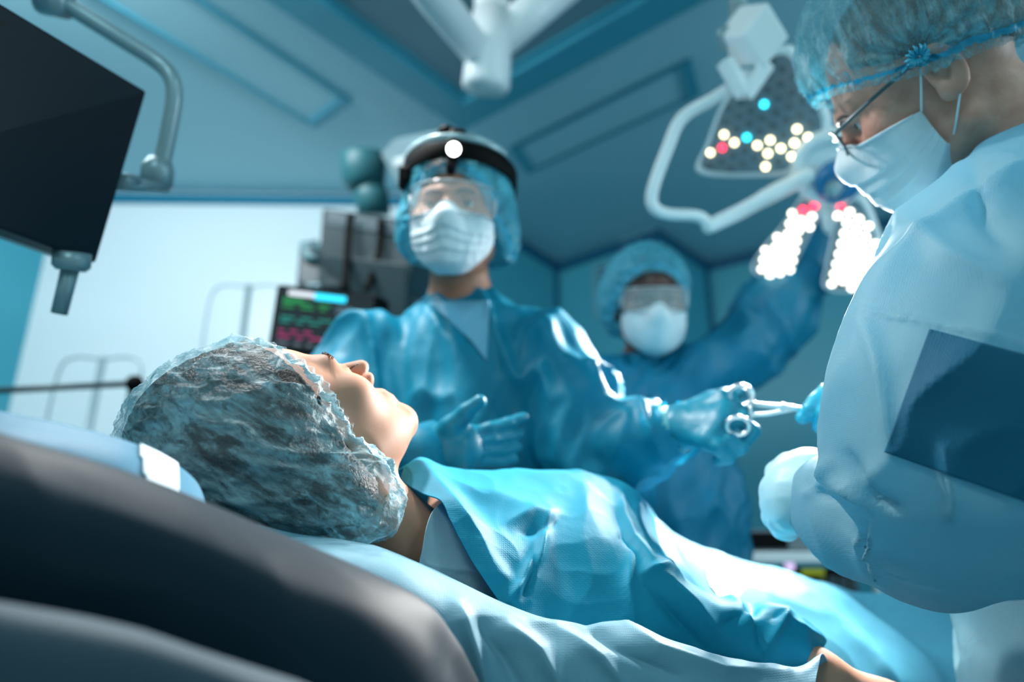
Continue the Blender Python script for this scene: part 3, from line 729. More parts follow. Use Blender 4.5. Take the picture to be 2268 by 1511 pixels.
for i in range(5):
    for j in range(7):
        c = w1+ux*wd*(.14+.17*i)-up*ht*(.10+.13*j)+wn*.003; MB().box(c, (wd*.055, .002, ht*.035), np.stack([ux, wn, up], 1)).build('printed_cell', mat('chart_ink', (30, 90, 110), .6), no)

# trolley low on the right
def PY(px, py, Y):
    r = PR(px, py); return np.array([0, 0, ZC])+r*(Y/r[1])
def ybox(name, x0, x1, ztop, zbot, Y, dep, m, parent, bv=.004):
    b = MB().prism([np.array([x0, Y, zbot]), np.array([x1, Y, zbot]), np.array([x1, Y, ztop]), np.array([x0, Y, ztop])], np.array([0, dep, 0])); o = b.build(name, m, parent)
    if bv: bevel(o, bv)
    return o
YT = 2.0
zs_ = PY(1760, 1222, YT)[2]; xl, xr = PY(1645, 1220, YT)[0], PY(2080, 1220, YT)[0]
tr = empty('instrument_trolley', (xl+.3, YT+.2, 0)); tag(tr, 'low white shelf trolley behind the surgeons, holding black devices', 'trolley')
ybox('shelf', xl, xr, zs_, zs_-.030, YT, .42, M_paint, tr); ybox('lower_shelf', xl, xr, zs_-.26, zs_-.29, YT, .42, M_paint, tr); ybox('bottom_shelf', xl, xr, .22, .19, YT, .42, M_paint, tr)
for x_ in (xl-.012, xr+.012):
    for y_ in (YT+.02, YT+.40):
        s = MB(); s.tube([np.array([x_, y_, zs_+.05]), np.array([x_, y_, .05])], .012, 10); s.build('post', M_paint, tr, True)
        s = MB(); s.sphere((x_, y_, .030), .030, 12); s.build('castor', M_black, tr, True)
dx0, dx1 = PY(1668, 1250, YT)[0], PY(1905, 1250, YT)[0]; zt_ = zs_-.045; zb_ = zs_-.255
dv = empty('device_box', ((dx0+dx1)/2, YT+.03, zb_)); tag(dv, 'black device with yellow panel and round pale dial under the trolley shelf', 'device')
ybox('case', dx0, dx1, zt_, zb_, YT+.03, .3, M_black, dv, .006)
M_y = mat('yellow', (200, 190, 20), .4); xa, xb = PY(1782, 1250, YT)[0], PY(1832, 1250, YT)[0]
ybox('yellow_panel', xa, xb, zt_-.001, zt_-.018, YT+.024, .006, M_y, dv, 0); ybox('yellow_stripe', xb-.014, xb, zt_-.018, zt_-.09, YT+.025, .005, mat('yellow_dull', (90, 90, 20), .4), dv, 0)
s = MB(); s.sphere(np.array([PY(1750, 1252, YT+.02)[0], YT+.024, PY(1750, 1252, YT+.02)[2]]), .018, 18, (.8, .5, 1)); s.build('dial', mat('dial', (225, 200, 235), .3, emit=(220, 190, 235), estr=.5), dv, True)
for k in range(3): ybox('display', xb+.012+k*.028, xb+.034+k*.028, zt_-.02, zt_-.06, YT+.027, .003, M_eqd, dv, 0)
ux0, ux1 = PY(1664, 1200, YT)[0], PY(1862, 1200, YT)[0]
dv = empty('display_unit', ((ux0+ux1)/2, YT+.05, zs_)); tag(dv, 'grey and black display unit standing on the white trolley shelf', 'device')
ybox('case', ux0, ux1, zs_+.062, zs_+.001, YT+.05, .2, M_eqg, dv, .006); ybox('screen', ux0+.01, ux0+.12, zs_+.054, zs_+.008, YT+.044, .006, M_black, dv, 0)
# ============================================================ soft sheets
def cr(p0, p1, p2, p3, t):
    return .5*((2*p1)+(-p0+p2)*t+(2*p0-5*p1+4*p2-p3)*t*t+(-p0+3*p1-3*p2+p3)*t**3)
def dense(G, nu, nv):
    G = np.asarray(G, float); a, b, _ = G.shape
    def ax0(G, n):
        k = len(G); out = []
        for s in np.linspace(0, k-1, n):
            i = min(int(s), k-2); t = s-i; out.append(cr(G[max(i-1, 0)], G[i], G[i+1], G[min(i+2, k-1)], t))
        return np.array(out)
    G = ax0(G, nu); G = ax0(G.transpose(1, 0, 2), nv).transpose(1, 0, 2); return G
def sheet(name, rows, m, parent=None, nu=140, nv=100, cre=(), wrinkle=.0, wscale=18, seed=1, thick=.0012, waxis=None, wk=None):
    """rows of (px, py, depth) control points -> a cloth surface in space with creases and thickness"""
    G = dense(rows, nu, nv).reshape(-1, 3)
    V = np.array([P(*g) for g in G]); F = grid_faces(nu, nv); N = vnormals(V, F)
    c = V.mean(0)
    if np.mean(np.sum(N*(np.array([0, 0, ZC])-V), 1)) < 0: F = F[:, ::-1].copy(); N = -N
    px = G[:, :2]
    if len(cre): V = V+N*crease(px, cre)[:, None]
    if wrinkle:
        h = (ridged(V*wscale+vnoise(V*9, seed+4)[:, None]*.8, seed, 2.2)-.4)*wrinkle+(ridged(V*wscale*2.6, seed+3, 2)-.4)*wrinkle*.3
        if waxis is not None: h = (folds(V, waxis, wscale, wscale*.14, seed, .5, 1.8)-.4)*wrinkle
        V = V+N*h[:, None]
    o = link_mesh(name, V, F, m, parent); solid(o, thick); return o, V, F, px
from mathutils.bvhtree import BVHTree
def patch(name, V, F, corners, m, parent, nu=60, nv=50, off=.002, thick=.001):
    """cloth patch lying on a surface; corners = polygon (4 px points), sides straight"""
    tree = BVHTree.FromPolygons([tuple(v) for v in V], [tuple(int(i) for i in f) for f in F])
    c = [np.array(q, float) for q in corners]; out = []; o = np.array([0, 0, ZC])
    for u in np.linspace(0, 1, nu):
        for v in np.linspace(0, 1, nv):
            q = (c[0]*(1-u)+c[1]*u)*(1-v)+(c[3]*(1-u)+c[2]*u)*v; d = nrm(PR(q[0], q[1])); h = tree.ray_cast(Vector(o), Vector(d))
            out.append(np.array(h[0])-d*off if h[0] is not None else out[-1])
    V2 = np.array(out); F2 = grid_faces(nu, nv); N = vnormals(V2, F2)
    if np.mean(np.sum(N*(o-V2), 1)) < 0: F2 = F2[:, ::-1].copy()
    ob = link_mesh(name, V2, F2, m, parent); solid(ob, thick); return ob
def subpanel(name, V, F, sel, m, parent, off=.0012):
    N = vnormals(V, F); V2, F2, _ = keep(V+N*off, F, sel)
    if len(F2) == 0: return None
    o = link_mesh(name, V2, F2, m, parent); solid(o, .0008); return o

# ============================================================ PATIENT
yaw, dip, roll = math.radians(33), math.radians(22), math.radians(9)
chin = np.array([math.cos(yaw)*math.cos(dip), math.sin(yaw)*math.cos(dip), -math.sin(dip)])
f0 = nrm(np.array([0, 0, 1.])+chin*math.sin(dip)); r0 = np.cross(f0, -chin)
FP = Frame(P(668, 966, .70), f0*math.cos(roll)-r0*math.sin(roll), -chin, .90)
nk0 = FP.w1((0, -.045, -.10)); nk1 = FP.w1((0, -.075, -.19))
shR, shL = P(1040, 1270, .73), P(1010, 1120, .92)
def patient_sdf(p):
    q = FP.l(p); d = head_sdf(q, ears=False, closed=True, female=True)
    d = smin(d, cap(q, (0, -.030, -.05), (0, -.058, -.165), .050, .050), .02)
    t = chain(p, [(P(1000, 1210, .82), .05), (P(1180, 1210, .87), .058), (P(1400, 1260, .97), .05), (P(1700, 1460, 1.12), .05)], .05)
    t = smin(t, cap(p, shR, shL, .038), .03)
    lg = chain(p, [(P(1700, 1460, 1.12), .05), (P(2100, 1560, 1.27), .05), (P(2600, 1650, 1.5), .05)], .04)
    t = smin(t, lg, .05)
    a = chain(p, [(shR, .042), (P(1300, 1360, .74), .030), (P(1560, 1440, .765), .030), (P(1800, 1500, .765), .027), (P(1960, 1575, .76), .026), (P(2060, 1600, .75), .022)], .03)
    t = smin(t, a, .03)
    return smin(d, t, .035)
ctr = FP.o
xs = axis(-.45, 1.35, .010, [(ctr[0]-.12, ctr[0]+.17, .0022)]); ys = axis(.42, 1.55, .010, [(ctr[1]-.12, ctr[1]+.15, .0022)]); zs = axis(.62, 1.26, .010, [(ctr[2]-.13, ctr[2]+.13, .0022)])
patient = person_body('person', patient_sdf, FP, M_skinP, xs, ys, zs, P(1200, 1300, .85), 'person lying on the table in a sheer blue cap, face turned up with closed eyes')
for s in (-1, 1):
    hm = MB(); R_ = random.Random(4)
    for k in range(46):
        a = -1.0+2.0*k/45; b0 = np.array([s*(.032+.0155*math.sin(a)), .0835+.006*math.cos(a), -.010]); 
        l = R_.uniform(.005, .009); hm.tube(FP.w(np.array([b0, b0+[s*.001*a, l*.6, -l*.5], b0+[s*.002*a, l, -l*.5]])), [.00035, .0003, .0001], 4)
    hm.build('eyelashes', M_hair, patient, True)
    hm = MB()
    for k in range(60):
        u = R_.random(); b0 = np.array([s*(.012+.038*u), .0905-.014*u*u, .017+.006*math.sin(u*3)+R_.uniform(-.003, .003)])
        hm.tube(FP.w(np.array([b0, b0+[s*.006, .001, .002], b0+[s*.009, -.001, .001]])), [.00035, .0003, .0001], 4)
    hm.build('eyebrow', M_brow, patient, True)
# hair under the cap
def hair_sdf(q):
    d = ell(q, (0, -.022, .036), (.089, .115, .107)); d = smin(d, ell(q, FP.l(P(476, 985, .67)[None])[0], (.091, .085, .089)), .03); d = smin(d, ell(q, FP.l(P(630, 1085, .67)[None])[0], (.058, .054, .056)), .03)
    d = smin(d, ell(q, FP.l(P(752, 1095, .655)[None])[0], (.040, .042, .042)), .02)
    return smax(d, .903*(q[:, 1]-.034)-.43*(q[:, 2]-.062), .008)
a_ = np.arange(-.22, .22, .005)
Vh, Fh = mesh_sdf(hair_sdf, a_, a_, a_); Nh = vnormals(Vh, Fh); Vh = Vh+Nh*((folds(Vh, (0, -.5, .8), 110, 8, 3)-.5)*.003)[:, None]
link_mesh('hair', FP.w(Vh), Fh, M_hair, patient)
def cutP(q): return .903*(q[:, 1]-.062)-.43*(q[:, 2]-.080)
lobP = [((0, -.034, .040), (.094, .119, .114)), (FP.l(P(474, 985, .67)[None])[0], (.096, .090, .094)), (FP.l(P(770, 1105, .645)[None])[0], (.052, .055, .054)), (FP.l(P(620, 1085, .67)[None])[0], (.070, .068, .068))]
make_cap(FP, patient, M_capP, lobP, cutP, 11, res=.0024, amp=.0066, ruffle=.0020, box=.24, elm=M_elastP)

G = [
 [(880,1040,.80),(893,1040,.765),(890,1062,.735),(930,1088,.705),(975,1110,.685),(1000,1160,.665),(1050,1250,.645),(1108,1335,.63)],
 [(925,1040,.85),(932,1018,.79),(950,1050,.745),(985,1090,.71),(1030,1130,.685),(1060,1190,.665),(1110,1270,.645),(1160,1370,.63)],
 [(1010,1070,.88),(1005,1040,.82),(1020,1070,.765),(1050,1120,.725),(1085,1165,.695),(1120,1220,.672),(1165,1300,.655),(1230,1400,.64)],
 [(1150,1070,.94),(1130,1040,.86),(1150,1075,.80),(1165,1130,.745),(1185,1190,.708),(1210,1250,.685),(1250,1320,.668),(1310,1410,.655)],
 [(1320,1080,1.0),(1290,1045,.91),(1300,1075,.85),(1300,1130,.785),(1305,1190,.735),(1320,1260,.705),(1350,1330,.688),(1400,1410,.675)],
 [(1420,1120,1.05),(1395,1078,.95),(1395,1110,.885),(1395,1150,.815),(1400,1205,.755),(1410,1265,.718),(1430,1330,.698),(1470,1420,.69)],
 [(1465,1170,1.05),(1440,1138,.96),(1440,1165,.89),(1440,1200,.81),(1450,1240,.745),(1480,1300,.715),(1500,1350,.703),(1530,1440,.70)],
 [(1495,1275,.95),(1486,1258,.89),(1497,1270,.83),(1515,1285,.78),(1535,1305,.745),(1565,1340,.722),(1590,1390,.712),(1610,1460,.71)],
 [(1590,1335,.90),(1590,1322,.86),(1600,1330,.81),(1620,1340,.775),(1640,1350,.752),(1660,1370,.737),(1680,1420,.727),(1700,1480,.72)],
 [(1720,1350,.87),(1725,1342,.83),(1735,1345,.795),(1745,1355,.777),(1755,1375,.762),(1765,1405,.752),(1775,1440,.745),(1780,1486,.74)],
 [(1800,1402,.86),(1810,1400,.83),(1820,1408,.805),(1826,1418,.79),(1824,1430,.78),(1820,1440,.772),(1812,1452,.765),(1800,1474,.755)]]
CG = [
 ([(930,1020),(960,1060),(1010,1120),(1060,1190),(1105,1280)], 16, .006),
 ([(1220,1140),(1205,1185),(1190,1250),(1170,1330)], 13, .010), ([(1225,1140),(1180,1135),(1120,1160)], 16, .006),
 ([(1160,1180),(1205,1172),(1232,1150)], 12, -.007),
 ([(1175,1235),(1150,1290),(1128,1330)], 10, .008), ([(1195,1250),(1155,1325)], 9, -.006),
 ([(1375,1090),(1378,1140),(1400,1195),(1440,1245),(1500,1258)], 15, .009), ([(1360,1130),(1380,1190),(1420,1240)], 12, -.006),
 ([(1430,1258),(1480,1290),(1540,1345),(1590,1395)], 15, .010), ([(1440,1300),(1500,1370),(1560,1440)], 14, -.008),
 ([(1425,1270),(1465,1262),(1500,1280)], 10, .007), ([(1400,1230),(1390,1300),(1400,1380)], 14, .006),
 ([(1580,1300),(1640,1345),(1680,1400)], 12, .009), ([(1600,1390),(1660,1350),(1680,1345)], 12, -.006),
 ([(1690,1345),(1740,1362),(1715,1400),(1690,1450)], 11, .009), ([(1735,1365),(1790,1400),(1820,1418)], 10, .006),
 ([(1660,1340),(1690,1420),(1700,1470)], 11, -.007), ([(1290,1060),(1300,1130),(1330,1190)], 22, .004), ([(1020,1080),(1120,1105),(1210,1140)], 22, .005)]
gown, Vg, Fg, pg = sheet('gown', G, M_gownP, patient, 240, 170, CG, .0030, 13, 5, thick=.0014)
sheet('undershirt', [[(990,1106,.72),(960,1130,.69),(944,1170,.672),(936,1215,.662),(926,1262,.655),(918,1300,.652)],
 [(1010,1130,.72),(985,1150,.695),(970,1190,.676),(962,1235,.666),(955,1285,.655),(950,1330,.65)],
 [(1040,1150,.72),(1030,1180,.70),(1020,1220,.682),(1015,1270,.67),(1010,1320,.66),(1010,1360,.655)],
 [(1100,1180,.73),(1100,1220,.71),(1100,1270,.69),(1110,1320,.68),(1120,1370,.67),(1130,1400,.66)]], M_shirt, patient, 60, 60,
 [([(950,1250),(1010,1262),(1090,1268)], 7, .003), ([(935,1240),(960,1290),(1000,1330)], 6, -.003)], .0015, 25, 9)

dr, Vd, Fd, pd = sheet('surgical_drape', [
 [(1400,1140,1.05),(1412,1115,.99),(1430,1160,.93),(1450,1220,.87),(1470,1290,.83),(1490,1380,.79)],
 [(1500,1210,1.12),(1495,1182,1.04),(1510,1215,.98),(1540,1270,.91),(1560,1340,.86),(1580,1440,.82)],
 [(1600,1250,1.17),(1600,1226,1.09),(1615,1250,1.02),(1640,1300,.95),(1670,1370,.89),(1690,1480,.85)],
 [(1780,1300,1.27),(1776,1277,1.17),(1780,1300,1.09),(1795,1350,1.01),(1815,1420,.94),(1830,1540,.88)],
 [(1905,1330,1.32),(1900,1312,1.23),(1900,1345,1.15),(1905,1400,1.06),(1915,1470,.98),(1930,1580,.92)],
 [(2060,1340,1.42),(2050,1316,1.32),(2045,1370,1.22),(2045,1430,1.12),(2050,1510,1.02),(2060,1620,.96)],
 [(2300,1370,1.57),(2290,1350,1.47),(2280,1420,1.34),(2270,1480,1.22),(2270,1560,1.12),(2280,1680,1.02)]], M_drape, None, 150, 110,
 [([(1450,1160),(1500,1250),(1560,1330)], 16, .008), ([(1560,1230),(1600,1300),(1680,1350)], 18, -.006), ([(1700,1260),(1800,1330),(1900,1430)], 18, .008),
  ([(1830,1300),(1960,1400),(2080,1500)], 18, .014), ([(1900,1340),(2000,1400),(2090,1440)], 16, -.012), ([(1880,1400),(1940,1460),(2000,1540)], 16, .012), ([(1640,1290),(1720,1330),(1830,1370)], 14, .006)], .0035, 9, 15)
tag(dr, 'pale blue sheet draped over the belly and legs of the lying patient', 'sheet')
subpanel('skin_opening', Vd, Fd, in_poly(pd, [(1562,1262),(1588,1266),(1622,1300),(1650,1350),(1630,1350),(1590,1322),(1568,1292)]), mat('iodine_skin', (240, 205, 150), .5), dr, .002)

# table, its pad and covers
pl, Vp, Fp, pp = sheet('head_pillow', [
 [(-250,960,.52),(-250,868,.44),(-250,900,.41),(-250,960,.39),(-250,1050,.385)],
 [(0,990,.54),(0,913,.46),(0,935,.43),(0,980,.41),(0,1060,.405)],
 [(150,1015,.56),(150,943,.48),(150,962,.45),(150,1010,.43),(150,1080,.425)],
 [(290,1050,.58),(290,982,.50),(290,1000,.47),(290,1050,.45),(290,1110,.445)],
 [(380,1090,.59),(375,1020,.52),(375,1045,.49),(375,1090,.47),(375,1140,.465)],
 [(440,1130,.59),(432,1064,.54),(438,1090,.51),(440,1120,.49),(440,1170,.485)],
 [(462,1150,.58),(457,1112,.56),(458,1125,.535),(458,1140,.52),(458,1190,.505)]], M_pillow, None, 90, 60, thick=.012)
tag(pl, 'blue covered head pillow with a white band beside the patient cap', 'pillow')
subpanel('white_band', Vp, Fp, (pp[:, 0] > 303+(pp[:, 1]-990)*.18) & (pp[:, 0] < 395+(pp[:, 1]-1050)*.05), M_white, pl, .0015)
ts, Vt, Ft, pt = sheet('table_sheet', [
 [(380,1180,.66),(420,1130,.57),(440,1200,.52),(440,1400,.50),(430,1700,.50)],
 [(600,1220,.68),(625,1182,.60),(630,1235,.54),(630,1400,.52),(620,1700,.51)],
 [(830,1250,.70),(836,1218,.61),(840,1270,.555),(830,1420,.53),(820,1700,.52)],
 [(1000,1320,.70),(1002,1284,.62),(1000,1340,.57),(990,1460,.545),(980,1700,.53)],
 [(1110,1370,.70),(1105,1333,.625),(1105,1380,.58),(1095,1480,.555),(1080,1700,.54)],
 [(1210,1410,.70),(1205,1374,.625),(1200,1415,.59),(1190,1500,.565),(1180,1700,.55)],
 [(1270,1430,.70),(1272,1392,.635),(1275,1430,.595),(1280,1510,.575),(1280,1700,.555)],
 [(1390,1430,.70),(1392,1386,.65),(1395,1430,.605),(1390,1520,.585),(1390,1700,.565)],
 [(1490,1450,.72),(1492,1424,.665),(1490,1455,.62),(1480,1530,.60),(1480,1720,.58)],
 [(1640,1490,.73),(1636,1466,.68),(1630,1492,.645),(1620,1560,.615),(1610,1740,.59)],
 [(1760,1500,.745),(1758,1480,.70),(1750,1506,.665),(1740,1580,.635),(1730,1760,.60)],
 [(1835,1475,.76),(1822,1448,.725),(1812,1480,.695),(1800,1560,.655),(1790,1760,.61)]], M_drapeL, None, 220, 90,
 [([(1120,1390),(1190,1450),(1250,1540)], 16, .010), ([(1060,1370),(1120,1450),(1160,1540)], 18, -.010), ([(1230,1400),(1330,1460),(1400,1540)], 14, .008),
  ([(1390,1392),(1450,1440),(1600,1490),(1740,1495)], 13, .008), ([(1300,1400),(1400,1450),(1500,1500)], 14, -.008), ([(1010,1340),(1050,1440),(1080,1530)], 14, .010), ([(1180,1380),(1300,1400),(1390,1388)], 9, .004)], .004, 8, 21)
tag(ts, 'light blue table sheet with white folds hanging below the patient shoulder', 'sheet')
tbl = empty('operating_table', (.35, .75, 0)); tag(tbl, 'operating table with a dark padded edge in the near foreground under the sheets', 'operating table')
sheet('table_pad', [
 [(-350,1080,.46),(-350,880,.385),(-350,960,.345),(-350,1200,.335),(-350,1600,.34)],
 [(0,1150,.48),(0,972,.405),(0,1030,.365),(0,1200,.35),(0,1600,.35)],
 [(200,1190,.49),(200,1022,.42),(200,1085,.38),(200,1240,.365),(200,1620,.365)],
 [(400,1250,.50),(400,1100,.44),(400,1160,.395),(400,1300,.38),(400,1660,.375)],
 [(612,1300,.52),(612,1184,.46),(610,1245,.415),(610,1380,.395),(600,1700,.39)],
 [(816,1370,.54),(816,1266,.48),(812,1330,.435),(805,1460,.415),(800,1740,.405)],
 [(945,1420,.55),(945,1336,.50),(938,1400,.46),(930,1520,.435),(920,1760,.42)],
 [(1005,1480,.55),(1003,1413,.51),(992,1470,.48),(980,1560,.45),(970,1780,.43)],
 [(1060,1560,.55),(1056,1515,.52),(1040,1560,.49),(1020,1640,.46),(1010,1800,.44)]], mat('pad_vinyl', (4, 32, 45), .6, spec=.25), tbl, 120, 70, wrinkle=.003, wscale=7, thick=.01)
sheet('side_cover', [
 [(-300,1420,.36),(-300,1290,.33),(-300,1360,.30),(-300,1700,.29)],
 [(0,1440,.36),(0,1338,.33),(0,1400,.30),(0,1720,.29)],
 [(250,1480,.365),(250,1378,.335),(250,1440,.305),(250,1740,.295)],
 [(480,1530,.37),(480,1448,.34),(480,1500,.31),(480,1760,.30)],
 [(720,1610,.38),(720,1540,.35),(720,1590,.32),(720,1800,.31)]], M_grey, tbl, 60, 40, wrinkle=.003, wscale=8, thick=.008)
e1 = nrm(np.array([math.cos(math.radians(36)), math.sin(math.radians(36)), 0])); e2 = np.array([-e1[1], e1[0], 0]); Rt = np.stack([e1, e2, [0, 0, 1]], 1)
b = MB().box(np.array([.40, 1.07, .70]), (.85, .20, .03), Rt); bevel(b.build('table_top', M_armgrey, tbl), .01)
b = MB().box(np.array([.40, 1.07, .38]), (.16, .12, .29), Rt); bevel(b.build('column', M_armgrey, tbl), .02)
b = MB().box(np.array([.40, 1.07, .05]), (.40, .20, .05), Rt); bevel(b.build('base', M_armgrey, tbl), .02)

# ============================================================ SURGEON WITH HEADLIGHT (A)
M_scrub = mat('scrub_trousers', (20, 90, 110), .8)
def stretch(p, c, s):
    q = p-c; return q*s
def torso_sdf(p, c, yawv, segs, ratio, k=.05):
    """elliptical trunk: segs = [(offset xyz, r)], depth scaled by ratio"""
    y = nrm(yawv); x = np.cross(y, [0, 0, 1.]); q = p-c; Q = np.stack([q@x, q@y*ratio, q[:, 2]], 1); return chain(Q, segs, k)/1.15
def surgeon(name, label, fr, mskin, base, tors, tc, yw, ratio, arms, hands, ear=True, fine=.0028):
    def body(p):
        q = fr.l(p); d = head_sdf(q, ears=ear)*fr.s
        d = smin(d, cap(q, (0, -.028, -.05), (0, -.062, -.20), .053, .060)*fr.s, .02)
        d = smin(d, torso_sdf(p, tc, yw, [(np.array(a), r*.86) for a, r in tors], ratio), .04)
        for a in arms: d = smin(d, chain(p, [(x_, r*.62) for x_, r in a], .03), .03)
        for s in (-1, 1):
            x = np.cross(nrm(yw), [0, 0, 1.])*s; lg = chain(p, [(base+x*.09+[0, 0, .85], .085), (base+x*.10+[0, 0, .47], .06), (base+x*.11+[0, 0, .09], .042)], .03)
            lg = smin(lg, cap(p, base+x*.11+[0, 0, .045], base+x*.13+nrm(yw)*.17+[0, 0, .035], .045, .034), .03); d = smin(d, lg, .03)
        for h in hands: d = smin(d, hand_sdf(p, h, -.0012), .01)
        return d
    o = fr.o; fx = [(o[0]-.12, o[0]+.12, fine)]; fy = [(o[1]-.13, o[1]+.13, fine)]; fz = [(o[2]-.16, o[2]+.14, fine)]
    hw = [np.array(h[0]) for h in hands]
    for h in hands:
        pts = np.array([h[0]]+list(h[1])+[q for f in h[2] for q in f]+(list(h[3]) if h[3] is not None else [])); lo, hi = pts.min(0)-.02, pts.max(0)+.02
        fx.append((lo[0], hi[0], .004)); fy.append((lo[1], hi[1], .004)); fz.append((lo[2], hi[2], .004))
    allp = np.array([o, base]+[x_ for a in arms for x_, r in a]+[q for h in hands for q in h[1]]+[q for h in hands for f in h[2] for q in f]); lo = allp.min(0)-.3; hi = allp.max(0)+.3
    xs = axis(lo[0], hi[0], .014, fx); ys = axis(lo[1], hi[1], .014, fy); zs = axis(-.02, o[2]+.2, .014, fz)
    pb = person_body('person', body, fr, mskin, xs, ys, zs, base, label)
    for s in (-1, 1):
        x = np.cross(nrm(yw), [0, 0, 1.])*s; e = MB(); e.tube([base+x*.09+[0, 0, .80], base+x*.10+[0, 0, .47], base+x*.11+[0, 0, .10]], [.115, .09, .075], 20); e.build('trouser_leg', M_scrub, pb, True)
        e = MB(); f = nrm(yw); e.tube([base+x*.11-f*.05+[0, 0, .05], base+x*.115+f*.05+[0, 0, .05], base+x*.13+f*.15+[0, 0, .04], base+x*.133+f*.20+[0, 0, .035]], [.045, .05, .045, .02], 16); e.build('shoe', M_paint, pb, True)
    return pb
def gown_mesh(tors, tc, yw, ratio, arms, res, foldfn, seed, it=2, karm=.05, lo=None, hi=None, extra=None, cutneck=None, cutwr=()):
    def f(p):
        d = torso_sdf(p, tc, yw, [(np.array(a), r) for a, r in tors], ratio)
        for a in arms: d = smin(d, chain(p, a, .03), karm)
        if extra: d = extra(p, d)
        return d
    xs, ys, zs = [np.arange(lo[k], hi[k], res) for k in range(3)]
    V, F = mesh_sdf(f, xs, ys, zs); V = relax(V, F, it); N = vnormals(V, F); V = V+N*foldfn(V, N)[:, None]
    m = np.ones(len(V), bool)
    if cutneck is not None: m &= np.linalg.norm(V-cutneck[0], axis=1) > cutneck[1]
    for c, r in cutwr: m &= np.linalg.norm(V-c, axis=1) > r
    return keep(V, F, m)[:2]
def gloves(parent, hs, m, res=.0026, off=.0005, name='glove', cuff=None):
    pts = np.array([hs[0]]+list(hs[1])+[q for f in hs[2] for q in f]+(list(hs[3]) if hs[3] is not None else [])); lo, hi = pts.min(0)-.045, pts.max(0)+.045
    def f(p):
        d = hand_sdf(p, hs, off)
        if cuff is not None: d = smin(d, chain(p, cuff, .02), .015)
        return d
    if cuff is not None: cp = np.array([c for c, r in cuff]); lo = np.minimum(lo, cp.min(0)-.06); hi = np.maximum(hi, cp.max(0)+.06)
    V, F = mesh_sdf(f, *[np.arange(lo[k], hi[k], res) for k in range(3)]); V = relax(V, F, 1); N = vnormals(V, F)
    V = V+N*((ridged(V*60, 3, 2)-.4)*.0007)[:, None]
    return link_mesh(name, V, F, m, parent)

FA = Frame(P(1013, 478, 1.27), (-.10, -1, -.20), (.03, -.12, 1), 1.0)
baseA = np.array([FA.o[0]+.02, FA.o[1]+.10, 0]); ywA = np.array([-.05, -1, 0.]); tcA = np.array([FA.o[0]+.015, FA.o[1]+.075, 0])
torA = [((0, 0, 1.39), .085), ((0, 0, 1.30), .145), ((0, 0, 1.15), .17), ((0, 0, .95), .165), ((0, 0, .75), .19), ((0, 0, .45), .22)]
S1, S2 = P(815, 765, 1.24), P(1208, 775, 1.22)
armsA = [[(S1, .068), (P(750, 900, 1.17), .072), (P(745, 1040, 1.10), .070), (P(850, 1060, 1.02), .060), (P(925, 1020, .985), .048)],
         [(S2, .070), (P(1262, 880, 1.17), .075), (P(1300, 1000, 1.12), .072), (P(1390, 985, 1.08), .058), (P(1478, 958, 1.05), .044)]]
hA1 = hand_segments(P(945, 1000, .985), px3([(1040,965,.975),(1035,985,.965),(1035,1008,.958),(1030,1030,.955)]),
  [px3([(1085,952,.985),(1125,940,1.0),(1160,925,1.015)]), px3([(1090,975,.98),(1125,970,.995),(1150,962,1.005)]), px3([(1085,1000,.975),(1118,1000,.985),(1146,990,.995)]), px3([(1078,1024,.97),(1108,1026,.98),(1138,1018,.985)])],
  px3([(965,975,.98),(1000,945,.965),(1035,912,.955),(1062,890,.95)]), .0098)
hA2 = hand_segments(P(1485, 952, 1.05), px3([(1600,885,1.02),(1605,915,1.0),(1590,950,.985),(1568,975,.98)]),
  [px3([(1622,896,1.01),(1650,915,.995),(1646,938,.985)]), px3([(1640,935,.985),(1668,955,.985),(1650,980,.98)]), px3([(1615,975,.97),(1640,992,.97),(1612,1005,.975)]), px3([(1590,990,.965),(1612,1012,.97),(1590,1020,.975)])],
  px3([(1520,920,1.05),(1575,890,1.05),(1612,878,1.035),(1642,873,1.02)]), .0100)
pA = surgeon('A', 'person standing in a bright blue gown with a lit headlight and clear goggles', FA, M_skinA, baseA, torA, tcA, ywA, 1.45, armsA, [hA1, hA2])
pA['label'] = 'person standing in a bright blue gown with a lit headlight and clear goggles'
eyes(FA, pA)
def foldA(V, N):
    h = (folds(V, (-.28, 0, 1), 24, 2.2, 31, .5, 1.8)-.4)*.020+(folds(V, (.3, 0, 1), 38, 4, 37, .4, 1.8)-.4)*.006
    return h*np.clip((1.50-V[:, 2])/.12, .1, 1)
nkA = FA.w1((0, -.055, -.15))
Vga, Fga = gown_mesh(torA, tcA, ywA, 1.45, armsA, .0065, foldA, 1, lo=np.array([-.62, .75, .42]), hi=np.array([.42, 1.62, 1.55]), cutneck=(nkA+np.array([0, 0, .045]), .068), cutwr=[(P(940, 1008, .983), .040), (P(1492, 950, 1.048), .040)])
gA = link_mesh('gown', Vga, Fga, M_gown, pA)
pxa, da = to_px(Vga); Na = vnormals(Vga, Fga)
fa = (Na@nrm(np.array([0, -1, -.2]))) > .1
patch('neck_panel', Vga, Fga, [(950, 668), (1085, 665), (1078, 800), (1045, 755)], mat('neck_panel', (96, 160, 188), .6, bump=FAB), gA, 40, 40, .004)
s = MB(); s.tube([FA.w1((0, -.052, -.128)), FA.w1((0, -.058, -.150)), FA.w1((0, -.064, -.185))], [.062, .066, .085], 40); V_ = np.array(s.V); F_ = [f for f in s.F if len(f) == 4]
o = link_mesh('collar', V_, F_, mat('collar', (52, 128, 158), .6, bump=FAB), gA); solid(o, .003)
gloves(pA, hA1, M_glove, cuff=[(P(925, 1012, .99), .030), (P(950, 998, .985), .028)]); gloves(pA, hA2, M_glove, cuff=[(P(1474, 957, 1.053), .033), (P(1500, 948, 1.045), .031)])
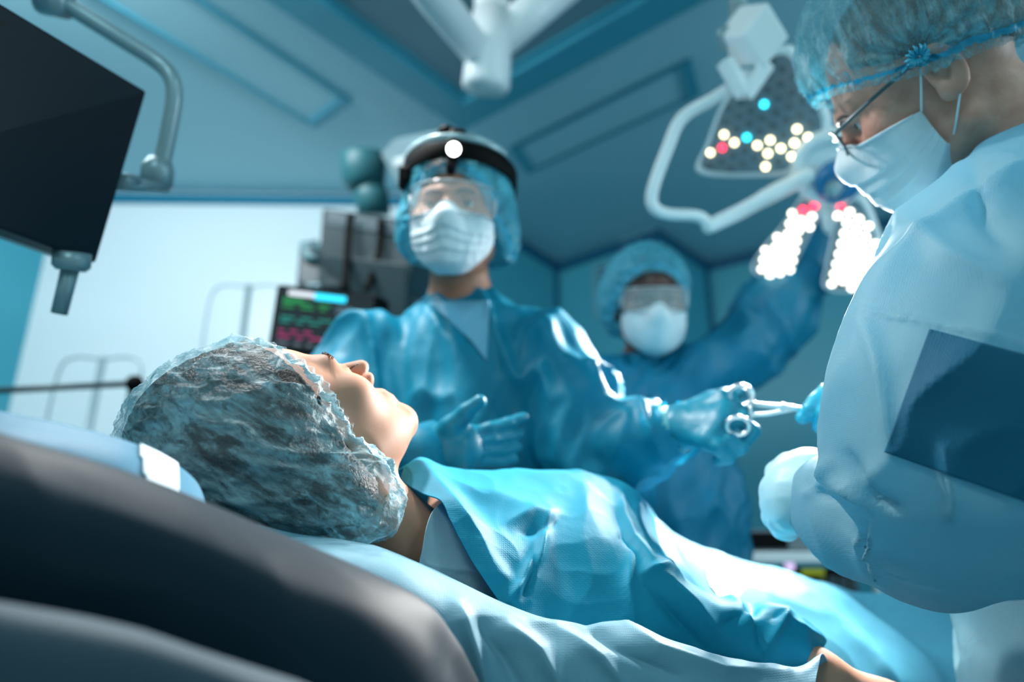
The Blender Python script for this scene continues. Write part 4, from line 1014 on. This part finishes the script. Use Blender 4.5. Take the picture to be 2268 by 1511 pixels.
s = MB(); s.tube([P(1466, 962, 1.056), P(1478, 957, 1.052), P(1500, 948, 1.046)], [.044, .041, .036], 30); V_ = np.array(s.V); F_ = [f for f in s.F if len(f) == 4]
o = link_mesh('cuff', V_, F_, mat('cuff_knit', (120, 195, 205), .7), gA); solid(o, .002)
make_mask(FA, pA, M_mask)
def cutA(q):
    a = .80*(q[:, 1]-.098)-.55*(q[:, 2]-.052)
    side = -(q[:, 2]+.085)
    return np.maximum(a, side)
make_cap(FA, pA, M_cap, [((0, -.022, .036), (.101, .117, .106)), ((.060, -.03, -.020), (.062, .066, .074)), ((-.058, -.03, -.035), (.056, .062, .075))], cutA, 41, res=.0035, amp=.004, ruffle=.0015)
a_ = np.arange(-.14, .15, .006); Vh, Fh = mesh_sdf(lambda q: smax(ell(q, (0, -.02, .030), (.082, .106, .10)), q[:, 1]-.05-.3*(q[:, 2]-.04), .01), a_, a_, a_); link_mesh('hair', FA.w(Vh), Fh, mat('hair_fair', (120, 95, 75), .6), pA)
def goggles(fr, parent, name, zt=.028, zb=-.030, off=.016, thm=1.05, framecol=None, glare=True):
    nu, nv = 12, 50; s = np.linspace(0, 1, nu); t = np.linspace(-1, 1, nv); S, T = np.meshgrid(s, t, indexing='ij'); S = S.ravel(); T = T.ravel()
    z = zt+(zb*(1-.35*np.abs(T)**2)+.012*np.exp(-(T/.12)**2)-zt)*S; th = T*thm
    R_ = .100+off-.014*np.abs(T)**2; p = np.stack([np.sin(th)*R_*.86, np.cos(th)*R_, z], 1)
    V = p.reshape(nu, nv, 3); root = link_mesh(name, fr.w(np.array(p)), flipF(grid_faces(nu, nv)), M_lens, parent); solid(root, .0016)
    e = MB(); e.tube(fr.w(V[0]), .0017*fr.s, 8); e.tube(fr.w(V[-1]), .0014*fr.s, 8); e.build('lens_rim', framecol or M_lens, root, True)
    for sg, k in ((-1, 0), (1, nv-1)):
        a = V[:, k].mean(0); e = MB(); e.tube(fr.w(np.array([V[1, k], a, V[-2, k]])), .004*fr.s, 8); e.tube(fr.w(np.array([a, a+[sg*.004, -.04, .002], a+[sg*.002, -.085, -.002]])), .003*fr.s, 8, sx=.6); e.build('temple_arm', framecol or M_armgrey, root, True)
    return root
goggles(FA, pA, 'goggles', framecol=mat('goggle_frame', (170, 180, 186), .2, spec=.8))
# headlight: band, straps, lamp
hl = empty('headlight', FA.w1((0, .05, .10))); hl.parent = pA; hl.location = FA.w1((0, .05, .10))-np.array(pA['_w'])
def bandpts(z, tilt, rx, ry, yc, n=60, z0=None): return FA.w(np.array([[math.sin(a)*rx, yc+math.cos(a)*ry, z+tilt*math.cos(a)] for a in np.linspace(-math.pi, math.pi, n, endpoint=False)]))
def bandmesh(zc, hgt, tilt, rx, ry, yc, name, m, th=.006, a0=-math.pi, a1=math.pi, closed=True):
    n = 64; A_ = np.linspace(a0, a1, n, endpoint=not closed); V = []
    for a in A_:
        for (dr, dz) in ((0, -hgt/2), (th, -hgt/2), (th, hgt/2), (0, hgt/2)): V.append([math.sin(a)*(rx+dr), yc+math.cos(a)*(ry+dr), zc+tilt*math.cos(a)+dz])
    F = []
    for i in range(n if closed else n-1):
        j = (i+1) % n
        for k in range(4): F.append((i*4+k, j*4+k, j*4+(k+1) % 4, i*4+(k+1) % 4))
    if not closed: F += [(0, 1, 2, 3), tuple((n-1)*4+k for k in (3, 2, 1, 0))]
    return bevel(link_mesh(name, FA.w(np.array(V)), F, m, hl), .0015)
bandmesh(.072, .032, .016, .102, .115, -.020, 'head_band', M_black)
bandmesh(.095, .012, .018, .099, .108, -.018, 'band_padding', M_armgrey, .008, -1.1, 1.5, False)
st = MB(); st.tube(FA.w(np.array(smoothline([(-.080, -.02, .105), (-.05, -.015, .137), (0, -.01, .150), (.05, -.015, .138), (.082, -.02, .105)], 6))), .009, 8, sx=.5); st.build('cross_strap', M_black, hl, True)
st = MB(); st.tube(FA.w(np.array(smoothline([(0, .085, .100), (0, .05, .140), (0, -.02, .152), (0, -.08, .13)], 6))), .009, 8, sx=1); st.build('top_strap', M_black, hl, True)
for c, r in (((.02, .03, .150), .016), ((.045, .0, .150), .013), ((.0, .0, .158), .014), ((.065, .0, .135), .012)):
    st = MB(); st.sphere(FA.w1(c), r, 14, (1, 1, .7)); st.build('strap_knob', M_black, hl, True)
st = MB(); st.box(FA.w1((.090, .045, .062)), (.010, .012, .014), FA.R); st.box(FA.w1((.100, .020, .055)), (.007, .012, .010), FA.R); bevel(st.build('side_clip', M_black, hl), .003)
lc = FA.w1((-.012, .113, .082)); ld = nrm(np.array([0, 0, ZC-.0])+np.array([-.05, 0, .05])-lc)
st = MB(); st.tube([lc-ld*.01, lc+ld*.010, lc+ld*.012], [.019, .019, .016], 28); st.tube([FA.w1((-.010, .105, .078)), FA.w1((-.006, .108, .050)), FA.w1((-.006, .104, .040))], [.010, .009, .006], 12); st.build('lamp_housing', M_black, hl, True)
st = MB(); st.sphere(lc+ld*.015, .0115, 20, (1, 1, 1)); st.build('lit_lens', mat('headlight_lens', (255, 255, 255), .3, emit=(255, 255, 255), estr=5), hl, True)

# ============================================================ SECOND SURGEON (B)
FB = Frame(P(1440, 672, 1.68), (-.02, -1, -.30), (.0, -.2, 1), 1.02)
baseB = np.array([FB.o[0]+.02, FB.o[1]+.10, 0]); ywB = np.array([-.1, -1, 0.]); tcB = np.array([FB.o[0]+.01, FB.o[1]+.08, 0])
torB = [((0, 0, 1.40), .09), ((0, 0, 1.30), .155), ((0, 0, 1.1), .185), ((.01, 0, .90), .19), ((.02, 0, .70), .20), ((.02, 0, .40), .22)]
armsB = [[(P(1335, 850, 1.66), .075), (P(1300, 960, 1.56), .078), (P(1310, 1060, 1.5), .07), (P(1400, 1080, 1.42), .055)],
         [(P(1545, 838, 1.66), .082), (P(1640, 785, 1.72), .088), (P(1715, 700, 1.76), .092), (P(1768, 600, 1.78), .076), (P(1802, 510, 1.78), .058)]]
hB = hand_segments(P(1806, 480, 1.76), px3([(1808,445,1.74),(1820,444,1.74),(1832,446,1.74),(1844,450,1.74)]),
   [px3([(1808,425,1.73),(1812,410,1.70)]), px3([(1821,422,1.73),(1824,406,1.70)]), px3([(1834,424,1.73),(1837,408,1.70)]), px3([(1847,430,1.73),(1850,416,1.70)])], px3([(1796,470,1.74),(1790,450,1.72),(1794,432,1.70)]), .0095)
pB = surgeon('B', 'x', FB, M_skinB, baseB, torB, tcB, ywB, 1.4, armsB, [hB], fine=.0035)
pB['label'] = 'person behind in blue gown, smooth white mask and goggles, one arm raised to the lamp'
eyes(FB, pB)
def foldB(V, N):
    return ((folds(V, (-.2, 0, 1), 20, 3.5, 61, .6, 1.8)-.4)*.016+(folds(V, (.6, 0, .8), 26, 4, 67, .5, 1.8)-.4)*.010)*np.clip((1.9-V[:, 2])/.12, .3, 1)
Vgb, Fgb = gown_mesh(torB, tcB, ywB, 1.4, armsB, .008, foldB, 2, lo=np.array([-.05, 1.25, .38]), hi=np.array([1.0, 2.0, 1.85]), cutneck=(FB.w1((0, -.05, -.11)), .075), cutwr=[(P(1806, 485, 1.77), .05)])
gB = link_mesh('gown', Vgb, Fgb, M_gownB, pB)
s = MB(); s.tube([FB.w1((0, -.052, -.120)), FB.w1((0, -.060, -.150)), FB.w1((0, -.068, -.195))], [.062, .07, .095], 32); F_ = [f for f in s.F if len(f) == 4]
o = link_mesh('collar', np.array(s.V), F_, mat('collar', (52, 128, 158), .6), gB); solid(o, .003)
gloves(pB, hB, M_glove, .004)
make_mask(FB, pB, M_mask, pleats=False, duck=True)
def cutB(q): return np.maximum(.80*(q[:, 1]-.090)-.55*(q[:, 2]-.060), -(q[:, 2]+.095))
make_cap(FB, pB, M_cap, [((.006, -.022, .045), (.101, .117, .106)), ((.062, -.03, .0), (.060, .066, .082)), ((-.030, -.03, .0), (.056, .062, .07))], cutB, 81, res=.004, amp=.005, ruffle=.002)
goggles(FB, pB, 'goggles', framecol=mat('goggle_frame', (170, 180, 186), .2, spec=.8))

# ============================================================ SURGEON ON THE RIGHT (C)
fC = np.array([-.685, .636, -.355]); uC = np.array([-.556, -.142, .819])
FC = Frame(P(2038, 178, .86), fC, uC, 1.05)
ywC = nrm(np.array([-.9, .35, 0.])); tcC = np.array([P(2318, 900, .90)[0], P(2390, 900, .90)[1], 0])
baseC = np.array([tcC[0], tcC[1], 0]); nkC = FC.w1((0, -.06, -.16))
tC = tcC
torC = [((0, 0, 1.36), .10), ((0, 0, 1.22), .17), ((0, 0, 1.0), .18), ((0, 0, .75), .19), ((0, 0, .40), .21)]
armC = [(P(2310, 480, .76), .100), (P(2215, 600, .70), .100), (P(2160, 740, .665), .103), (P(2118, 900, .64), .104), (P(2122, 1040, .63), .103), (P(2128, 1160, .64), .064), (P(2030, 1180, .68), .066), (P(1930, 1135, .74), .060), (P(1835, 1110, .80), .052)]
armC2 = [(P(2300, 560, 1.0), .09), (P(2200, 800, 1.02), .085), (P(2120, 930, 1.02), .07), (P(1990, 930, 1.0), .055), (P(1900, 905, .97), .042)]
hC1 = hand_segments(P(1850, 1090, .80), px3([(1775,1050,.82),(1760,1075,.81),(1752,1105,.80),(1755,1135,.795)]),
  [px3([(1735,1060,.85),(1722,1085,.87),(1735,1105,.87)]), px3([(1718,1090,.84),(1712,1115,.86),(1728,1132,.87)]), px3([(1718,1122,.83),(1716,1145,.85),(1730,1158,.86)]), px3([(1730,1150,.82),(1735,1168,.84),(1745,1176,.85)])],
  px3([(1825,1050,.81),(1785,1035,.83),(1750,1035,.85),(1720,1048,.865)]), .0115)
hC2 = hand_segments(P(1895, 905, .965), px3([(1858,870,.955),(1868,885,.945),(1880,905,.94),(1892,925,.94)]),
  [px3([(1830,868,.955),(1805,890,.95),(1790,905,.945)]), px3([(1836,885,.945),(1818,915,.94),(1812,945,.945)]), px3([(1856,895,.94),(1840,925,.935),(1835,955,.94)]), px3([(1875,910,.94),(1862,940,.935),(1858,965,.94)])],
  px3([(1880,880,.97),(1850,872,.975),(1815,885,.965),(1778,925,.955)]), .0095)
armsC = [armC, armC2]
thinC = [[(x_, r*.66) for x_, r in armC], armC2]
pC = surgeon('C', 'x', FC, M_skinC, baseC, torC, tcC, ywC, 1.25, thinC, [hC1, hC2], fine=.0024)
pC['label'] = 'person bending in from the right in a sheer cap, pleated mask and pale gown'
eyes(FC, pC)
def foldC(V, N):
    px, d = to_px(V); near = N@nrm(np.array([-.2, -1, 0])) > -.2
    h = (folds(V, (-.1, 0, 1), 11, 1.6, 91, .6, 1.5)-.4)*.009+(folds(V, (.7, .2, .7), 16, 4, 95, .5, 2)-.4)*.008
    c = crease(px, [([(1990,470),(2100,560),(2230,640)], 26, .006), ([(2150,340),(2180,480),(2240,560)], 24, -.006), ([(1920,720),(1960,900),(1975,1000)], 18, .007), ([(1880,1010),(1930,1100),(1990,1130)], 13, -.010),
      ([(1865,1070),(1930,1120),(1900,1230)], 10, .009), ([(1930,1110),(1915,1190),(1925,1290)], 9, -.010), ([(1945,1150),(1925,1250),(1960,1300)], 9, .008), ([(2090,1000),(2115,1110),(2105,1160)], 12, .008),
      ([(1870,1180),(1960,1250),(2100,1290)], 14, .006), ([(1850,1020),(1830,1070),(1790,1100)], 9, .006), ([(1800,1080),(1860,1110),(1880,1150)], 9, -.006)])
    c = c+crease(px, [([(1915,688),(2030,705),(2150,738),(2290,782)], 4.5, .004)])*near
    return h+c*near*1.3
def armcap(p, d): return d
VgC, FgC = gown_mesh(torC, tcC, ywC, 1.25, armsC, .0052, foldC, 3, lo=np.array([.22, .42, .40]), hi=np.array([1.25, 1.45, 1.52]), karm=.04, cutneck=(nkC, .075), cutwr=[(P(1838, 1105, .80), .050), (P(1893, 902, .965), .040)])
gC = link_mesh('gown', VgC, FgC, M_gownC, pC)
pxc, dc = to_px(VgC); Nc = vnormals(VgC, FgC); fc = np.sum(Nc*(np.array([0, 0, ZC])-VgC), 1) > 0
patch('dark_sleeve_patch', VgC, FgC, [(2058, 728), (2300, 792), (2300, 1122), (1958, 1002)], mat('gown_patch_dark', (14, 88, 116), .65, spec=.2, bump=FAB), gC, 80, 60, .0045)  # darker four-sided patch laid over the near sleeve
s = MB(); s.tube([FC.w1((0, -.062, -.125)), FC.w1((0, -.070, -.155)), FC.w1((0, -.080, -.20))], [.072, .080, .10], 36); F_ = [f for f in s.F if len(f) == 4]
o = link_mesh('collar', np.array(s.V), F_, mat('collarC', (70, 160, 190), .6), gC); solid(o, .003)
gloves(pC, hC1, M_gloveC, .003, .004, cuff=[(P(1838, 1108, .80), .046), (P(1800, 1095, .81), .044), (P(1760, 1095, .82), .036)]); gloves(pC, hC2, M_gloveC2, .0028)
mo, mv = make_mask(FC, pC, M_mask, thm=1.25, zbot=-.135)
def loop(fr, parent, pts, r=.0012):
    e = MB(); e.tube(fr.w(np.array(smoothline(pts, 5))), r*fr.s, 8); e.build('ear_loop', M_loop, parent, True)
nv = mv.shape[1]
for k, sg in ((0, -1), (nv-1, 1)):
    a, b = mv[1, k], mv[-3, k]
    loop(FC, mo, [a, a*.5+np.array([sg*.0835, -.004, .012])*.5+[sg*.006, 0, 0], (sg*.0845, -.006, .016)]); loop(FC, mo, [b, b*.5+np.array([sg*.083, -.016, -.040])*.5+[sg*.005, 0, 0], (sg*.083, -.018, -.036)])
def cutC(q):
    a = .80*(q[:, 1]-.075)-.60*(q[:, 2]-.052)
    lobe = -(q[:, 2]-.008+.35*np.clip(q[:, 1]+.02, -1, 1)*0+.10*np.clip(-.03-q[:, 1], 0, 1))
    return -.010+.60*np.clip(q[:, 1], 0, 1)+.25*np.clip(q[:, 1], -1, 0)-q[:, 2]
gp = FC.l(P(2034, 128, .765)[None])[0]
def pleatC(V):
    q = V-gp; r = np.linalg.norm(q, axis=1); a = np.arctan2(q[:, 2], q[:, 1]); return (.0045*np.cos(a*15+2*vnoise(V*20, 3))*np.exp(-(r/.075)**2)-.010*np.exp(-(r/.03)**2))*(V[:, 0] < 0)
make_cap(FC, pC, M_capC, [((0, -.020, .060), (.098, .124, .112)), ((0, -.022, .020), (.099, .119, .070)), ((-.030, -.03, .04), (.070, .08, .05))], cutC, 121, res=.0030, amp=.007, ruffle=.002, box=.22, pleat=pleatC)
s = MB()
for k in range(14):
    a = k*2.4; s.tube(FC.w(np.array([gp+[-.004, math.cos(a)*.003, math.sin(a)*.003], gp+[-.009, math.cos(a)*.010, math.sin(a)*.009], gp+[-.003, math.cos(a)*(.008+.005*abs(math.sin(k*3.7))), .003+math.sin(a)*(.007+.005*abs(math.sin(k*5.1)))]])), [.0035, .003, .0008], 8, sx=.6)
s.build('gathered_knot', M_elast, pC, True)
a_ = np.arange(-.14, .15, .006); Vh, Fh = mesh_sdf(lambda q: smax(ell(q, (0, -.02, .030), (.081, .104, .098)), .02+.45*np.clip(q[:, 1], 0, 1)+.5*np.clip(q[:, 1], -1, 0)-q[:, 2], .01), a_, a_, a_); link_mesh('hair', FC.w(Vh), Fh, M_hairG, pC)
gl = empty('glasses', FC.w1((0, .10, 0))); gl.parent = pC; gl.location = FC.w1((0, .10, 0))-np.array(pC['_w']); M_gf = mat('glasses_frame', (60, 84, 92), .35)
for sg in (-1, 1):
    ring = FC.w(np.array([(sg*.032+.024*math.cos(a), .108-.004*abs(math.cos(a)), -.006+.017*math.sin(a)) for a in np.linspace(0, 2*math.pi, 28, endpoint=False)]))
    e = MB(); e.tube(ring, .0016, 8, True); e.build('rim', M_gf, gl, True)
    e = MB(); e.add(ring, [tuple(range(28))]); o = e.build('lens', M_lens, gl); solid(o, .0015)
    e = MB(); e.tube(FC.w(np.array(smoothline([(sg*.056, .104, .004), (sg*.072, .085, .006), (sg*.081, .04, .010), (sg*.084, -.005, .014)], 5))), .0032, 8, sx=.6); e.build('temple_arm', M_gf, gl, True)
e = MB(); e.tube(FC.w(np.array([(-.010, .108, .002), (0, .111, .004), (.010, .108, .002)])), .0016, 8); e.build('bridge', M_gf, gl, True)

# ============================================================ CLAMP passed between the hands
cl = empty('surgical_clamp', P(1700, 900, .985)); tag(cl, 'steel surgical clamp with two finger rings held between two gloved hands', 'surgical clamp')
def ringpts(x, y, d, rx, ry, n=22): return [P(x+rx*math.cos(a), y+ry*math.sin(a), d+.006*math.sin(a)) for a in np.linspace(0, 2*math.pi, n, endpoint=False)]
e = MB(); e.tube(ringpts(1641, 876, 1.0, 26, 22), .0034, 10, True); e.tube(smoothline([P(1655, 862, .995), P(1664, 880, .99), P(1666, 892, .985), P(1690, 897, .98), P(1730, 900, .97), P(1768, 903, .965), P(1800, 908, .96)], 5), [.003]*12+[.0036]*12+[.0022]*7, 10); e.build('upper_shank', M_steel, cl, True)
e = MB(); e.tube(ringpts(1634, 944, .962, 25, 20), .0034, 10, True); e.tube(smoothline([P(1652, 932, .985), P(1668, 920, .985), P(1700, 917, .98), P(1745, 909, .97), P(1800, 904, .96)], 5), [.0028]*10+[.003]*6+[.0022]*5, 10); e.build('lower_shank', M_steel, cl, True)
e = MB(); e.tube([P(1662, 898, .985), P(1661, 915, .985), P(1668, 924, .985)], .0024, 8); e.tube([P(1735, 895, .965), P(1733, 912, .975)], .0035, 10); e.build('ratchet', M_steel, cl, True)
for _o in SC.objects:
    if '_w' in _o: del _o['_w']
